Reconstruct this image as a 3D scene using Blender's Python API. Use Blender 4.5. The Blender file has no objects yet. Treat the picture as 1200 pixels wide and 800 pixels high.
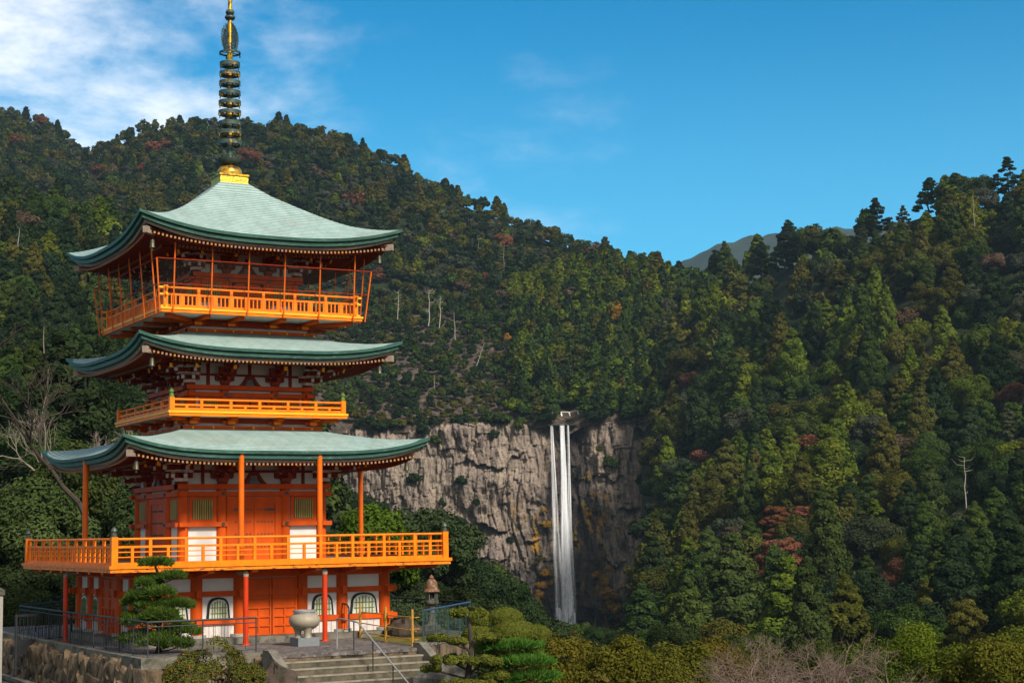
import bpy, math, random
import numpy as np
from mathutils import Matrix, Vector

# ------------------------------------------------------------------ camera, light, sky (eye level is z = 0)
SC = bpy.context.scene
COL = SC.collection
cam_data = bpy.data.cameras.new('camera')
cam = bpy.data.objects.new('camera', cam_data); COL.objects.link(cam)
cam_data.sensor_width = 36.0; cam_data.lens = 58.0
cam_data.clip_start = 0.5; cam_data.clip_end = 20000
PITCH, ROLL = 0.1141, 0.0171
cam.matrix_world = Matrix.Rotation(math.pi/2 + PITCH, 4, 'X') @ Matrix.Rotation(-ROLL, 4, 'Z')
SC.camera = cam

SUN_EL = math.radians(38.0)
SUN_AZ = math.atan2(0.60, -0.80)          # clockwise from +Y
sun_dir = Vector((math.sin(SUN_AZ)*math.cos(SUN_EL), math.cos(SUN_AZ)*math.cos(SUN_EL), math.sin(SUN_EL)))
sd = bpy.data.lights.new('sun', 'SUN'); sd.energy = 3.2; sd.angle = math.radians(12.0); sd.color = (1.0, 0.93, 0.82)
sun = bpy.data.objects.new('sun', sd); COL.objects.link(sun)
sun.rotation_euler = sun_dir.to_track_quat('Z', 'Y').to_euler(); sun.location = (60, -40, 80)

SC.view_settings.view_transform = 'Standard'; SC.view_settings.look = 'None'
SC.view_settings.gamma = 1.0; SC.view_settings.use_curve_mapping = False
SC.view_settings.exposure = 1.02
SC.cycles.max_bounces = 6; SC.cycles.diffuse_bounces = 3; SC.cycles.glossy_bounces = 2
SC.cycles.transparent_max_bounces = 80; SC.cycles.volume_bounces = 0; SC.cycles.transmission_bounces = 2
SC.cycles.caustics_reflective = False; SC.cycles.caustics_refractive = False
try:
    SC.cycles.use_denoising = True; SC.cycles.denoiser = 'OPENIMAGEDENOISE'
except Exception: pass

world = bpy.data.worlds.new('World'); SC.world = world; world.use_nodes = True
nt = world.node_tree; nt.nodes.clear()
def NN(nt, typ, **kw):
    n = nt.nodes.new(typ)
    for k, v in kw.items():
        if k.startswith('_'): continue
        setattr(n, k, v)
    return n
def L(nt, a, b): nt.links.new(a, b)
wo = NN(nt, 'ShaderNodeOutputWorld'); bg = NN(nt, 'ShaderNodeBackground'); bg.inputs['Strength'].default_value = 0.085
sky = NN(nt, 'ShaderNodeTexSky', sky_type='NISHITA', sun_disc=False, sun_elevation=SUN_EL, sun_rotation=SUN_AZ)
sky.air_density = 1.0; sky.dust_density = 1.2; sky.ozone_density = 3.0; sky.altitude = 300
hs = NN(nt, 'ShaderNodeHueSaturation'); hs.inputs['Saturation'].default_value = 2.5; hs.inputs['Value'].default_value = 0.80
hs.inputs['Hue'].default_value = 0.487
L(nt, sky.outputs[0], hs.inputs['Color'])
tc = NN(nt, 'ShaderNodeTexCoord')
nrm = NN(nt, 'ShaderNodeVectorMath', operation='NORMALIZE'); L(nt, tc.outputs['Generated'], nrm.inputs[0])
mp = NN(nt, 'ShaderNodeMapping'); mp.inputs['Scale'].default_value = (11, 11, 24); mp.inputs['Rotation'].default_value = (0, 0.10, 0)
L(nt, nrm.outputs[0], mp.inputs['Vector'])
n1 = NN(nt, 'ShaderNodeTexNoise'); n1.inputs['Scale'].default_value = 1.0; n1.inputs['Detail'].default_value = 9; n1.inputs['Roughness'].default_value = 0.62; n1.inputs['Distortion'].default_value = 0.15
L(nt, mp.outputs[0], n1.inputs['Vector'])
def cloud_mask(d, inner, outer, gain):
    v = Vector(d).normalized()
    dp = NN(nt, 'ShaderNodeVectorMath', operation='DOT_PRODUCT'); L(nt, nrm.outputs[0], dp.inputs[0]); dp.inputs[1].default_value = v
    mr = NN(nt, 'ShaderNodeMapRange'); mr.interpolation_type = 'SMOOTHSTEP'
    mr.inputs['From Min'].default_value = math.cos(math.radians(outer)); mr.inputs['From Max'].default_value = math.cos(math.radians(inner))
    mr.inputs['To Min'].default_value = 0; mr.inputs['To Max'].default_value = gain
    L(nt, dp.outputs['Value'], mr.inputs['Value']); return mr.outputs[0]
m1 = cloud_mask((-0.36, 1, 0.30), 1, 18.5, 0.95)
m2 = cloud_mask((0.012, 1, 0.205), 0.0, 6.5, 0.45)
fill_cloud = cloud_mask((0.2, -1, 0.75), 20, 100, 0.72)  # unseen bright cloud behind the viewer, added to soften and whiten the fill light
mx = NN(nt, 'ShaderNodeMath', operation='MAXIMUM'); L(nt, m1, mx.inputs[0]); L(nt, m2, mx.inputs[1])
cr = NN(nt, 'ShaderNodeMapRange'); cr.interpolation_type = 'SMOOTHSTEP'
cr.inputs['From Min'].default_value = 0.62; cr.inputs['From Max'].default_value = 1.22
ma = NN(nt, 'ShaderNodeMath', operation='MULTIPLY_ADD'); L(nt, mx.outputs[0], ma.inputs[0]); ma.inputs[1].default_value = 0.42; L(nt, n1.outputs['Fac'], ma.inputs[2])
L(nt, ma.outputs[0], cr.inputs['Value'])
mu = NN(nt, 'ShaderNodeMath', operation='MULTIPLY'); L(nt, cr.outputs[0], mu.inputs[0]); L(nt, mx.outputs[0], mu.inputs[1])
cm = NN(nt, 'ShaderNodeMix', data_type='RGBA'); L(nt, mu.outputs[0], cm.inputs['Factor']); sz = NN(nt, 'ShaderNodeSeparateXYZ'); L(nt, nrm.outputs[0], sz.inputs[0])
el = NN(nt, 'ShaderNodeMapRange'); el.interpolation_type = 'SMOOTHSTEP'; el.inputs['From Min'].default_value = 0.12; el.inputs['From Max'].default_value = 0.33
el.inputs['To Min'].default_value = 0.30; el.inputs['To Max'].default_value = 0.0; L(nt, sz.outputs['Z'], el.inputs['Value'])
hzn = NN(nt, 'ShaderNodeMix', data_type='RGBA'); L(nt, el.outputs[0], hzn.inputs['Factor']); L(nt, hs.outputs[0], hzn.inputs['A']); hzn.inputs['B'].default_value = (2.0, 5.6, 7.8, 1)
L(nt, hzn.outputs['Result'], cm.inputs['A'])
cm.inputs['B'].default_value = (8.4, 8.2, 8.3, 1)
cm2 = NN(nt, 'ShaderNodeMix', data_type='RGBA'); L(nt, fill_cloud, cm2.inputs['Factor']); L(nt, cm.outputs['Result'], cm2.inputs['A']); cm2.inputs['B'].default_value = (7.4, 6.6, 5.6, 1)
cm = cm2
L(nt, cm.outputs['Result'], bg.inputs['Color']); L(nt, bg.outputs[0], wo.inputs['Surface'])

# ------------------------------------------------------------------ helpers
rng = np.random.default_rng(7)
def tag(o, label=None, cat=None, group=None, kind=None):
    if label: o['label'] = label
    if cat: o['category'] = cat
    if group: o['group'] = group
    if kind: o['kind'] = kind
    return o
def empty(name, loc, rz=0, label=None, cat=None, group=None):
    o = bpy.data.objects.new(name, None); COL.objects.link(o); o.location = loc; o.rotation_euler = (0, 0, rz)
    o.empty_display_size = 0.2
    return tag(o, label, cat, group)
def mesh_np(name, verts, faces, smooth=False):
    """verts (N,3), faces (M,k) with one k"""
    verts = np.asarray(verts, dtype=np.float32); faces = np.asarray(faces, dtype=np.int32)
    me = bpy.data.meshes.new(name); k = faces.shape[1]
    me.vertices.add(len(verts)); me.vertices.foreach_set('co', verts.ravel())
    me.loops.add(faces.size); me.loops.foreach_set('vertex_index', faces.ravel())
    me.polygons.add(len(faces)); me.polygons.foreach_set('loop_start', np.arange(0, faces.size, k, dtype=np.int32))
    me.update(calc_edges=True)
    if smooth: me.polygons.foreach_set('use_smooth', np.ones(len(faces), dtype=bool))
    return me
def face_attr(me, name, arr):
    a = me.attributes.new(name, 'FLOAT', 'FACE'); a.data.foreach_set('value', np.asarray(arr, dtype=np.float32))
def face_col(me, name, arr):
    a = me.attributes.new(name, 'FLOAT_COLOR', 'FACE')
    c = np.ones((len(arr), 4), dtype=np.float32); c[:, :3] = arr; a.data.foreach_set('color', c.ravel())
def link(name, me, mat=None, parent=None):
    o = bpy.data.objects.new(name, me); COL.objects.link(o)
    if mat and not me.materials: me.materials.append(mat)
    if parent: o.parent = parent
    return o
class MB:
    def __init__(s): s.v = []; s.f = []
    def add(s, vs, fs):
        b = len(s.v); s.v += [tuple(map(float, p)) for p in vs]; s.f += [tuple(i+b for i in f) for f in fs]; return s
    def box(s, cx, cy, cz, sx, sy, sz, rz=0.0):
        c, n = math.cos(rz), math.sin(rz); vs = []
        for dz in (-.5, .5):
            for dx, dy in ((-.5, -.5), (.5, -.5), (.5, .5), (-.5, .5)):
                x, y = dx*sx, dy*sy; vs.append((cx+x*c-y*n, cy+x*n+y*c, cz+dz*sz))
        return s.add(vs, [(3,2,1,0),(4,5,6,7),(0,1,5,4),(1,2,6,5),(2,3,7,6),(3,0,4,7)])
    def span(s, x0, x1, y0, y1, z0, z1): return s.box((x0+x1)/2, (y0+y1)/2, (z0+z1)/2, abs(x1-x0), abs(y1-y0), abs(z1-z0))
    def beam(s, p0, p1, w, h):
        p0, p1 = Vector(p0), Vector(p1); d = (p1-p0).normalized()
        up = Vector((0,0,1)) if abs(d.z) < .95 else Vector((0,1,0))
        r = d.cross(up).normalized(); q = r.cross(d).normalized(); vs = []
        for p in (p0, p1):
            for a, b in ((-.5,-.5),(.5,-.5),(.5,.5),(-.5,.5)): vs.append(p + r*a*w + q*b*h)
        return s.add(vs, [(3,2,1,0),(4,5,6,7),(0,1,5,4),(1,2,6,5),(2,3,7,6),(3,0,4,7)])
    def tube(s, p0, p1, r0, r1=None, n=10, caps=True):
        if r1 is None: r1 = r0
        p0, p1 = Vector(p0), Vector(p1); d = (p1-p0)
        if d.length < 1e-6: return s
        d.normalize(); up = Vector((0,0,1)) if abs(d.z) < .95 else Vector((1,0,0))
        a = d.cross(up).normalized(); b = d.cross(a).normalized(); vs = []
        for p, r in ((p0, r0), (p1, r1)):
            for i in range(n):
                t = 2*math.pi*i/n; vs.append(p + a*math.cos(t)*r + b*math.sin(t)*r)
        fs = [(i, (i+1)%n, n+(i+1)%n, n+i) for i in range(n)]
        if caps: fs += [tuple(range(n-1, -1, -1)), tuple(range(n, 2*n))]
        return s.add(vs, fs)
    def path(s, pts, r, n=8):
        for i in range(len(pts)-1): s.tube(pts[i], pts[i+1], r, r, n)
        return s
    def lathe(s, prof, cx=0, cy=0, n=20):
        vs = []; fs = []
        for r, z in prof:
            for i in range(n):
                t = 2*math.pi*i/n; vs.append((cx+r*math.cos(t), cy+r*math.sin(t), z))
        for j in range(len(prof)-1):
            for i in range(n): fs.append((j*n+i, j*n+(i+1)%n, (j+1)*n+(i+1)%n, (j+1)*n+i))
        fs.append(tuple(range(n-1, -1, -1))); k = (len(prof)-1)*n; fs.append(tuple(range(k, k+n)))
        return s.add(vs, fs)
    def ring(s, cx, cy, z0, z1, ri, ro, n=24):
        vs = []; fs = []
        for r, z in ((ri, z0), (ro, z0), (ro, z1), (ri, z1)):
            for i in range(n):
                t = 2*math.pi*i/n; vs.append((cx+r*math.cos(t), cy+r*math.sin(t), z))
        for j in range(4):
            for i in range(n): fs.append((j*n+i, j*n+(i+1)%n, ((j+1)%4)*n+(i+1)%n, ((j+1)%4)*n+i))
        return s.add(vs, fs)
    def prism(s, pts, y0, y1):
        """outline in x,z extruded from y0 to y1 (pts counter-clockwise seen from -y)"""
        n = len(pts); vs = [(x, y0, z) for x, z in pts] + [(x, y1, z) for x, z in pts]
        return s.add(vs, [tuple(range(n)), tuple(range(2*n-1, n-1, -1))] + [(i, n+i, n+(i+1)%n, (i+1)%n) for i in range(n)])
    def mesh(s, name, angle=40):
        me = bpy.data.meshes.new(name); me.from_pydata(s.v, [], s.f); me.update()
        me.polygons.foreach_set('use_smooth', np.ones(len(me.polygons), dtype=bool))
        me.set_sharp_from_angle(angle=math.radians(angle)); return me
    def build(s, name, mat, parent=None): return link(name, s.mesh(name), mat, parent)
def islands(mb):
    par = list(range(len(mb.v)))
    def find(a):
        while par[a] != a: par[a] = par[par[a]]; a = par[a]
        return a
    for f in mb.f:
        r = find(f[0])
        for i in f[1:]: par[find(i)] = r
    grp = {}
    for f in mb.f: grp.setdefault(find(f[0]), []).append(f)
    out = []
    for fs in grp.values():
        ids = sorted({i for f in fs for i in f}); mp = {a: k for k, a in enumerate(ids)}
        q = type(mb)(); q.v = [mb.v[i] for i in ids]; q.f = [tuple(mp[i] for i in f) for f in fs]; out.append(q)
    return out
def four(name, mb, mat, parent):
    me = mb.mesh(name); out = []
    for k in range(4):
        o = link(name, me, mat, parent); o.rotation_euler = (0, 0, k*math.pi/2); out.append(o)
    return out

# ------------------------------------------------------------------ noise in numpy
def _hash(ix, iy, seed):
    h = (ix*374761393 + iy*668265263 + seed*1442695041) & 0xFFFFFFFF
    h = ((h ^ (h >> 13))*1274126177) & 0xFFFFFFFF
    return ((h ^ (h >> 16)) & 0xFFFF)/65535.0
def vnoise(x, y, seed=0):
    x = np.asarray(x, float); y = np.asarray(y, float)
    ix = np.floor(x).astype(np.int64); iy = np.floor(y).astype(np.int64); fx = x-ix; fy = y-iy
    fx = fx*fx*(3-2*fx); fy = fy*fy*(3-2*fy)
    a = _hash(ix, iy, seed); b = _hash(ix+1, iy, seed); c = _hash(ix, iy+1, seed); d = _hash(ix+1, iy+1, seed)
    return (a*(1-fx)+b*fx)*(1-fy)+(c*(1-fx)+d*fx)*fy
def fbm(x, y, seed=0, o=4):
    s = 0; a = .5; t = 0
    for i in range(o): s = s+a*vnoise(x*2**i, y*2**i, seed+i*17); t += a; a *= .5
    return s/t

# ------------------------------------------------------------------ materials
def mat(name, col, rough=.6, var=.12, scale=4.0, bump=0.0, bscale=30.0, metal=0.0, spec=.15, col2=None, stretch=(1,1,1), coord='Object', detail=5, lo=.35, hi=.68):
    m = bpy.data.materials.new(name); m.use_nodes = True; t = m.node_tree
    b = t.nodes['Principled BSDF']; b.inputs['Roughness'].default_value = rough; b.inputs['Metallic'].default_value = metal
    b.inputs['Specular IOR Level'].default_value = spec
    tc = NN(t, 'ShaderNodeTexCoord'); mp = NN(t, 'ShaderNodeMapping'); mp.inputs['Scale'].default_value = stretch
    L(t, tc.outputs[coord], mp.inputs['Vector'])
    n = NN(t, 'ShaderNodeTexNoise'); n.inputs['Scale'].default_value = scale; n.inputs['Detail'].default_value = detail; n.inputs['Roughness'].default_value = .65
    L(t, mp.outputs[0], n.inputs['Vector'])
    r = NN(t, 'ShaderNodeMapRange'); r.inputs['From Min'].default_value = lo; r.inputs['From Max'].default_value = hi
    L(t, n.outputs['Fac'], r.inputs['Value'])
    x = NN(t, 'ShaderNodeMix', data_type='RGBA'); L(t, r.outputs[0], x.inputs['Factor'])
    if col2 is None: a = [c*(1-var) for c in col]; e = [min(1, c*(1+var)) for c in col]
    else: a, e = col, col2
    x.inputs['A'].default_value = (*a, 1); x.inputs['B'].default_value = (*e, 1)
    L(t, x.outputs['Result'], b.inputs['Base Color'])
    if bump:
        n2 = NN(t, 'ShaderNodeTexNoise'); n2.inputs['Scale'].default_value = bscale; n2.inputs['Detail'].default_value = 6
        L(t, mp.outputs[0], n2.inputs['Vector'])
        bp = NN(t, 'ShaderNodeBump'); bp.inputs['Strength'].default_value = bump; bp.inputs['Distance'].default_value = .05
        L(t, n2.outputs['Fac'], bp.inputs['Height']); L(t, bp.outputs[0], b.inputs['Normal'])
    return m
def wear(m, col, scale=9.0, lo=.62, hi=.68, stretch=(1,1,1)):
    """worn patches of another colour over a material made by mat()"""
    t = m.node_tree; b = t.nodes['Principled BSDF']; src = b.inputs['Base Color'].links[0].from_socket
    tc = NN(t, 'ShaderNodeTexCoord'); mp = NN(t, 'ShaderNodeMapping'); mp.inputs['Scale'].default_value = stretch; mp.inputs['Location'].default_value = (3.1, 1.7, 5.3)
    L(t, tc.outputs['Object'], mp.inputs['Vector'])
    n = NN(t, 'ShaderNodeTexNoise'); n.inputs['Scale'].default_value = scale; n.inputs['Detail'].default_value = 7; n.inputs['Roughness'].default_value = .7
    L(t, mp.outputs[0], n.inputs['Vector'])
    r = NN(t, 'ShaderNodeMapRange'); r.inputs['From Min'].default_value = lo; r.inputs['From Max'].default_value = hi; L(t, n.outputs['Fac'], r.inputs['Value'])
    x = NN(t, 'ShaderNodeMix', data_type='RGBA'); L(t, r.outputs[0], x.inputs['Factor']); L(t, src, x.inputs['A']); x.inputs['B'].default_value = (*col, 1)
    L(t, x.outputs['Result'], b.inputs['Base Color']); return m
M = {}
M['vermilion'] = wear(mat('vermilion', (.47, .060, .001), .6, .2, 2.2, .08, 40, stretch=(1, 1, .3)), (.50, .11, .02), 11, .66, .74, (1, 1, .35))
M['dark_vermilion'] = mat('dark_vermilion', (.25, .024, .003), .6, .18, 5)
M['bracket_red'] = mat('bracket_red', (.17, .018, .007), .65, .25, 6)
M['rail_orange'] = wear(mat('rail_orange', (.72, .165, .002), .5, .18, 3, .08, 40), (.75, .55, .42), 22, .70, .74, (1, 1, .6))
M['deck_edge'] = wear(mat('deck_edge', (.72, .18, .008), .5, .15, 5), (.035, .028, .024), 4.5, .54, .62, (1, 1, 2.5))
M['yellow'] = mat('yellow', (.82, .36, .015), .5, .1, 5)
M['pole_red'] = mat('pole_red', (.46, .032, .004), .45, .08, 3, spec=.2)
M['pole_orange'] = mat('pole_orange', (.60, .105, .002), .45, .1, 3, spec=.2)
M['white'] = wear(mat('white', (.58, .55, .51), .8, .05, 2), (.52, .47, .40), 3, .58, .75, (1, 1, .35))
M['dull_white'] = wear(mat('dull_white', (.52, .47, .43), .8, .12, 4), (.3, .25, .22), 5, .55, .7)
M['black'] = mat('black', (.015, .015, .018), .4, .2, 4)
M['dark_void'] = mat('dark_void', (.02, .022, .018), .5, .3, 4)
M['slat'] = mat('slat', (.30, .22, .055), .55, .25, 9, stretch=(1, 1, .2))
M['pane'] = mat('pane', (.42, .42, .33), .25, .3, 5, spec=.6)
M['lattice'] = mat('lattice', (.10, .13, .03), .5, .2, 5)
M['gold'] = wear(mat('gold', (.62, .33, .03), .4, .25, 5, .2, 18, metal=.7), (.07, .07, .045), 4, .47, .58)
M['gold_panel'] = wear(mat('gold_panel', (.72, .42, .05), .4, .25, 9, .7, 14, metal=.7), (.16, .10, .02), 12, .56, .64)
M['bronze'] = wear(mat('bronze', (.05, .075, .065), .5, .3, 5, metal=.35), (.45, .24, .03), 3.2, .56, .64)
M['bronze_dark'] = mat('bronze_dark', (.05, .07, .06), .5, .3, 7, metal=.4)
M['bell'] = mat('bell', (.085, .08, .05), .45, .3, 6, metal=.6)
M['wood_grey'] = wear(mat('wood_grey', (.25, .19, .145), .75, .15, 4, stretch=(1, 1, 1)), (.15, .11, .08), 7, .55, .68)
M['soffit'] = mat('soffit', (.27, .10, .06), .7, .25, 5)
M['stone'] = wear(mat('stone', (.14, .13, .11), .85, .2, 5, .4, 25), (.12, .12, .09), 4, .52, .64)
M['granite'] = wear(mat('granite', (.27, .25, .22), .75, .15, 20, .2, 60), (.25, .22, .17), 3, .55, .7)
M['granite_blue'] = mat('granite_blue', (.15, .16, .165), .8, .12, 18, .2, 50)
M['burner'] = wear(mat('burner', (.25, .215, .155), .5, .12, 5, .15, 40, spec=.3), (.24, .20, .13), 4, .5, .68, (1, 1, .5))
M['steel'] = mat('steel', (.30, .28, .27), .45, .15, 8, metal=.4)
M['rust_stone'] = wear(mat('rust_stone', (.15, .072, .038), .85, .3, 8, .5, 22), (.22, .21, .17), 6, .52, .62)
M['lantern_stone'] = wear(mat('lantern_stone', (.085, .08, .065), .9, .25, 7, .6, 22), (.035, .038, .022), 5, .5, .62)
M['boulder'] = wear(mat('boulder', (.055, .038, .029), .9, .3, 1.6, .9, 7), (.028, .028, .018), 2.2, .5, .6)
M['wall_stone'] = wear(mat('wall_stone', (.135, .094, .055), .9, .4, 1.3, .9, 6, stretch=(1, 1, .5)), (.024, .019, .014), 1.8, .47, .6, (1, 1, .5))
M['concrete'] = wear(mat('concrete', (.15, .135, .105), .9, .15, 2, .2, 30), (.05, .046, .034), 2.5, .46, .64)
M['step'] = wear(mat('step', (.105, .088, .060), .9, .18, 3, .25, 30), (.045, .04, .027), 2.8, .44, .62)
M['nosing'] = wear(mat('nosing', (.21, .185, .14), .9, .15, 3, .2, 30), (.09, .08, .055), 3, .52, .68)
M['cheek'] = wear(mat('cheek', (.17, .15, .12), .9, .15, 3, .2, 30), (.07, .065, .05), 2.5, .5, .66)
M['block_red'] = mat('block_red', (.24, .035, .014), .65, .25, 6)
M['stream'] = mat('stream', (.010, .012, .009), .25, .3, .3, spec=.4)
M['iron'] = mat('iron', (.018, .019, .021), .6, .2, 6, spec=.25)
M['iron_grey'] = mat('iron_grey', (.030, .031, .032), .6, .2, 6, spec=.25)
M['fence_blue'] = mat('fence_blue', (.028, .055, .11), .35, .2, 6, spec=.6)
M['fence_teal'] = mat('fence_teal', (.02, .05, .05), .4, .2, 6, spec=.5)
M['bamboo'] = mat('bamboo', (.36, .19, .03), .5, .2, 9)
M['bark'] = wear(mat('bark', (.05, .037, .027), .9, .3, 3, .8, 9, stretch=(1, 1, .3)), (.035, .03, .022), 3, .5, .6)
M['bark_pale'] = mat('bark_pale', (.19, .155, .12), .9, .3, 2, .5, 9, stretch=(1, 1, .3))
M['bark_dead'] = mat('bark_dead', (.30, .27, .225), .9, .25, 2, .4, 9, stretch=(1, 1, .3))
M['twig_pink'] = mat('twig_pink', (.145, .10, .08), .9, .25, 2)
M['soil'] = mat('soil', (.018, .018, .009), .95, .4, .25, .8, 1.0)
M['lawn'] = mat('lawn', (.13, .095, .02), .95, .4, 2.2, .6, 30, col2=(.075, .088, .016))
M['road'] = wear(mat('road', (.075, .068, .062), .9, .15, 8, .25, 80), (.045, .04, .035), 1.2, .5, .65)
M['rope'] = mat('rope', (.55, .5, .4), .9, .15, 3)
M['paper'] = mat('paper', (.8, .8, .78), .8, .04, 3)
M['haze_hill'] = mat('haze_hill', (.018, .028, .022), .95, .3, .02, 0)

# forest floor, darkened so gaps between trees read as shade; bare rocky scrub
M['floor'] = wear(mat('floor', (.014, .019, .006), .95, .5, .12, .6, .5), (.022, .02, .010), .035, .60, .68)
M['scrub'] = wear(mat('scrub', (.080, .058, .046), .95, .5, .5, .9, 1.2, stretch=(1, 1, .4)), (.020, .020, .010), .45, .46, .60)

def copper_mat():
    m = bpy.data.materials.new('copper_tiles'); m.use_nodes = True; t = m.node_tree; b = t.nodes['Principled BSDF']
    b.inputs['Roughness'].default_value = .62; b.inputs['Specular IOR Level'].default_value = .3
    uv = NN(t, 'ShaderNodeUVMap'); uv.uv_map = 'UVMap'; sp = NN(t, 'ShaderNodeSeparateXYZ'); L(t, uv.outputs[0], sp.inputs[0])
    def frac_line(sock, per, thr):
        d = NN(t, 'ShaderNodeMath', operation='DIVIDE'); L(t, sock, d.inputs[0]); d.inputs[1].default_value = per
        f = NN(t, 'ShaderNodeMath', operation='FRACT'); L(t, d.outputs[0], f.inputs[0])
        g = NN(t, 'ShaderNodeMath', operation='LESS_THAN'); L(t, f.outputs[0], g.inputs[0]); g.inputs[1].default_value = thr
        return g.outputs[0], f.outputs[0], d.outputs[0]
    line, fr, dv = frac_line(sp.outputs['Y'], .165, .36)
    row = NN(t, 'ShaderNodeMath', operation='FLOOR'); L(t, dv, row.inputs[0])
    off = NN(t, 'ShaderNodeMath', operation='MULTIPLY'); L(t, row.outputs[0], off.inputs[0]); off.inputs[1].default_value = .37
    sh = NN(t, 'ShaderNodeMath', operation='ADD'); L(t, sp.outputs['X'], sh.inputs[0]); L(t, off.outputs[0], sh.inputs[1])
    vline, vf, vd = frac_line(sh.outputs[0], .46, .02)
    cell = NN(t, 'ShaderNodeMath', operation='FLOOR'); L(t, vd, cell.inputs[0])
    cv = NN(t, 'ShaderNodeCombineXYZ'); L(t, cell.outputs[0], cv.inputs[0]); L(t, row.outputs[0], cv.inputs[1])
    wn = NN(t, 'ShaderNodeTexWhiteNoise', noise_dimensions='2D'); L(t, cv.outputs[0], wn.inputs['Vector'])
    tc = NN(t, 'ShaderNodeTexCoord')
    mp = NN(t, 'ShaderNodeMapping'); mp.inputs['Scale'].default_value = (.9, .25, 1); L(t, uv.outputs[0], mp.inputs['Vector'])
    n = NN(t, 'ShaderNodeTexNoise'); n.inputs['Scale'].default_value = 2.2; n.inputs['Detail'].default_value = 7; n.inputs['Roughness'].default_value = .68; L(t, mp.outputs[0], n.inputs['Vector'])
    x = NN(t, 'ShaderNodeMix', data_type='RGBA'); x.inputs['A'].default_value = (.21, .30, .27, 1); x.inputs['B'].default_value = (.285, .385, .36, 1)
    r = NN(t, 'ShaderNodeMapRange'); r.inputs['From Min'].default_value = .34; r.inputs['From Max'].default_value = .62; L(t, n.outputs['Fac'], r.inputs['Value']); L(t, r.outputs[0], x.inputs['Factor'])
    n3 = NN(t, 'ShaderNodeTexNoise'); n3.inputs['Scale'].default_value = .55; n3.inputs['Detail'].default_value = 4; L(t, tc.outputs['Object'], n3.inputs['Vector'])
    r3 = NN(t, 'ShaderNodeMapRange'); r3.inputs['From Min'].default_value = .52; r3.inputs['From Max'].default_value = .74; r3.inputs['To Max'].default_value = .4; L(t, n3.outputs['Fac'], r3.inputs['Value'])
    x3 = NN(t, 'ShaderNodeMix', data_type='RGBA'); L(t, r3.outputs[0], x3.inputs['Factor']); L(t, x.outputs['Result'], x3.inputs['A']); x3.inputs['B'].default_value = (.20, .20, .125, 1)
    c2 = NN(t, 'ShaderNodeMapRange'); c2.inputs['To Min'].default_value = .93; c2.inputs['To Max'].default_value = 1.05; L(t, wn.outputs['Value'], c2.inputs['Value'])
    ln = NN(t, 'ShaderNodeMath', operation='MAXIMUM'); L(t, line, ln.inputs[0]); L(t, vline, ln.inputs[1])
    k = NN(t, 'ShaderNodeMapRange'); k.inputs['To Min'].default_value = 1; k.inputs['To Max'].default_value = .5; L(t, ln.outputs[0], k.inputs['Value'])
    mm = NN(t, 'ShaderNodeMath', operation='MULTIPLY'); L(t, c2.outputs[0], mm.inputs[0]); L(t, k.outputs[0], mm.inputs[1])
    vm = NN(t, 'ShaderNodeVectorMath', operation='SCALE'); L(t, x3.outputs['Result'], vm.inputs[0]); L(t, mm.outputs[0], vm.inputs['Scale'])
    L(t, vm.outputs[0], b.inputs['Base Color'])
    bp = NN(t, 'ShaderNodeBump'); bp.inputs['Strength'].default_value = .5; bp.inputs['Distance'].default_value = .03; L(t, fr, bp.inputs['Height']); L(t, bp.outputs[0], b.inputs['Normal'])
    return m
M['copper'] = copper_mat()
M['copper_edge'] = wear(mat('copper_edge', (.035, .09, .068), .5, .25, 2, stretch=(.6, .6, 3)), (.11, .20, .155), 4, .54, .70, (1, 1, 4))
M['copper_dark'] = mat('copper_dark', (.03, .055, .045), .6, .3, 3)

def leaf_mat(name, attr=None, trans=.22):
    m = bpy.data.materials.new(name); m.use_nodes = True; t = m.node_tree; t.nodes.clear()
    out = NN(t, 'ShaderNodeOutputMaterial'); d = NN(t, 'ShaderNodeBsdfDiffuse'); tr = NN(t, 'ShaderNodeBsdfTranslucent'); ms = NN(t, 'ShaderNodeMixShader'); ms.inputs[0].default_value = trans
    if attr: s = NN(t, 'ShaderNodeAttribute'); s.attribute_name = attr; c = s.outputs['Color']
    else: s = NN(t, 'ShaderNodeObjectInfo'); c = s.outputs['Color']
    tn = NN(t, 'ShaderNodeAttribute'); tn.attribute_name = 'tone'
    r = NN(t, 'ShaderNodeMapRange'); r.inputs['To Min'].default_value = .55; r.inputs['To Max'].default_value = 1.6; L(t, tn.outputs['Fac'], r.inputs['Value'])
    h = NN(t, 'ShaderNodeHueSaturation'); L(t, c, h.inputs['Color']); L(t, r.outputs[0], h.inputs['Value'])
    r2 = NN(t, 'ShaderNodeMapRange'); r2.inputs['To Min'].default_value = .515; r2.inputs['To Max'].default_value = .485; L(t, tn.outputs['Fac'], r2.inputs['Value']); L(t, r2.outputs[0], h.inputs['Hue'])
    L(t, h.outputs[0], d.inputs['Color']); L(t, h.outputs[0], tr.inputs['Color'])
    L(t, d.outputs[0], ms.inputs[1]); L(t, tr.outputs[0], ms.inputs[2]); L(t, ms.outputs[0], out.inputs['Surface'])
    return m
M['leaf'] = leaf_mat('leaf'); M['leaf_tint'] = leaf_mat('leaf_tint', 'tint')

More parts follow.
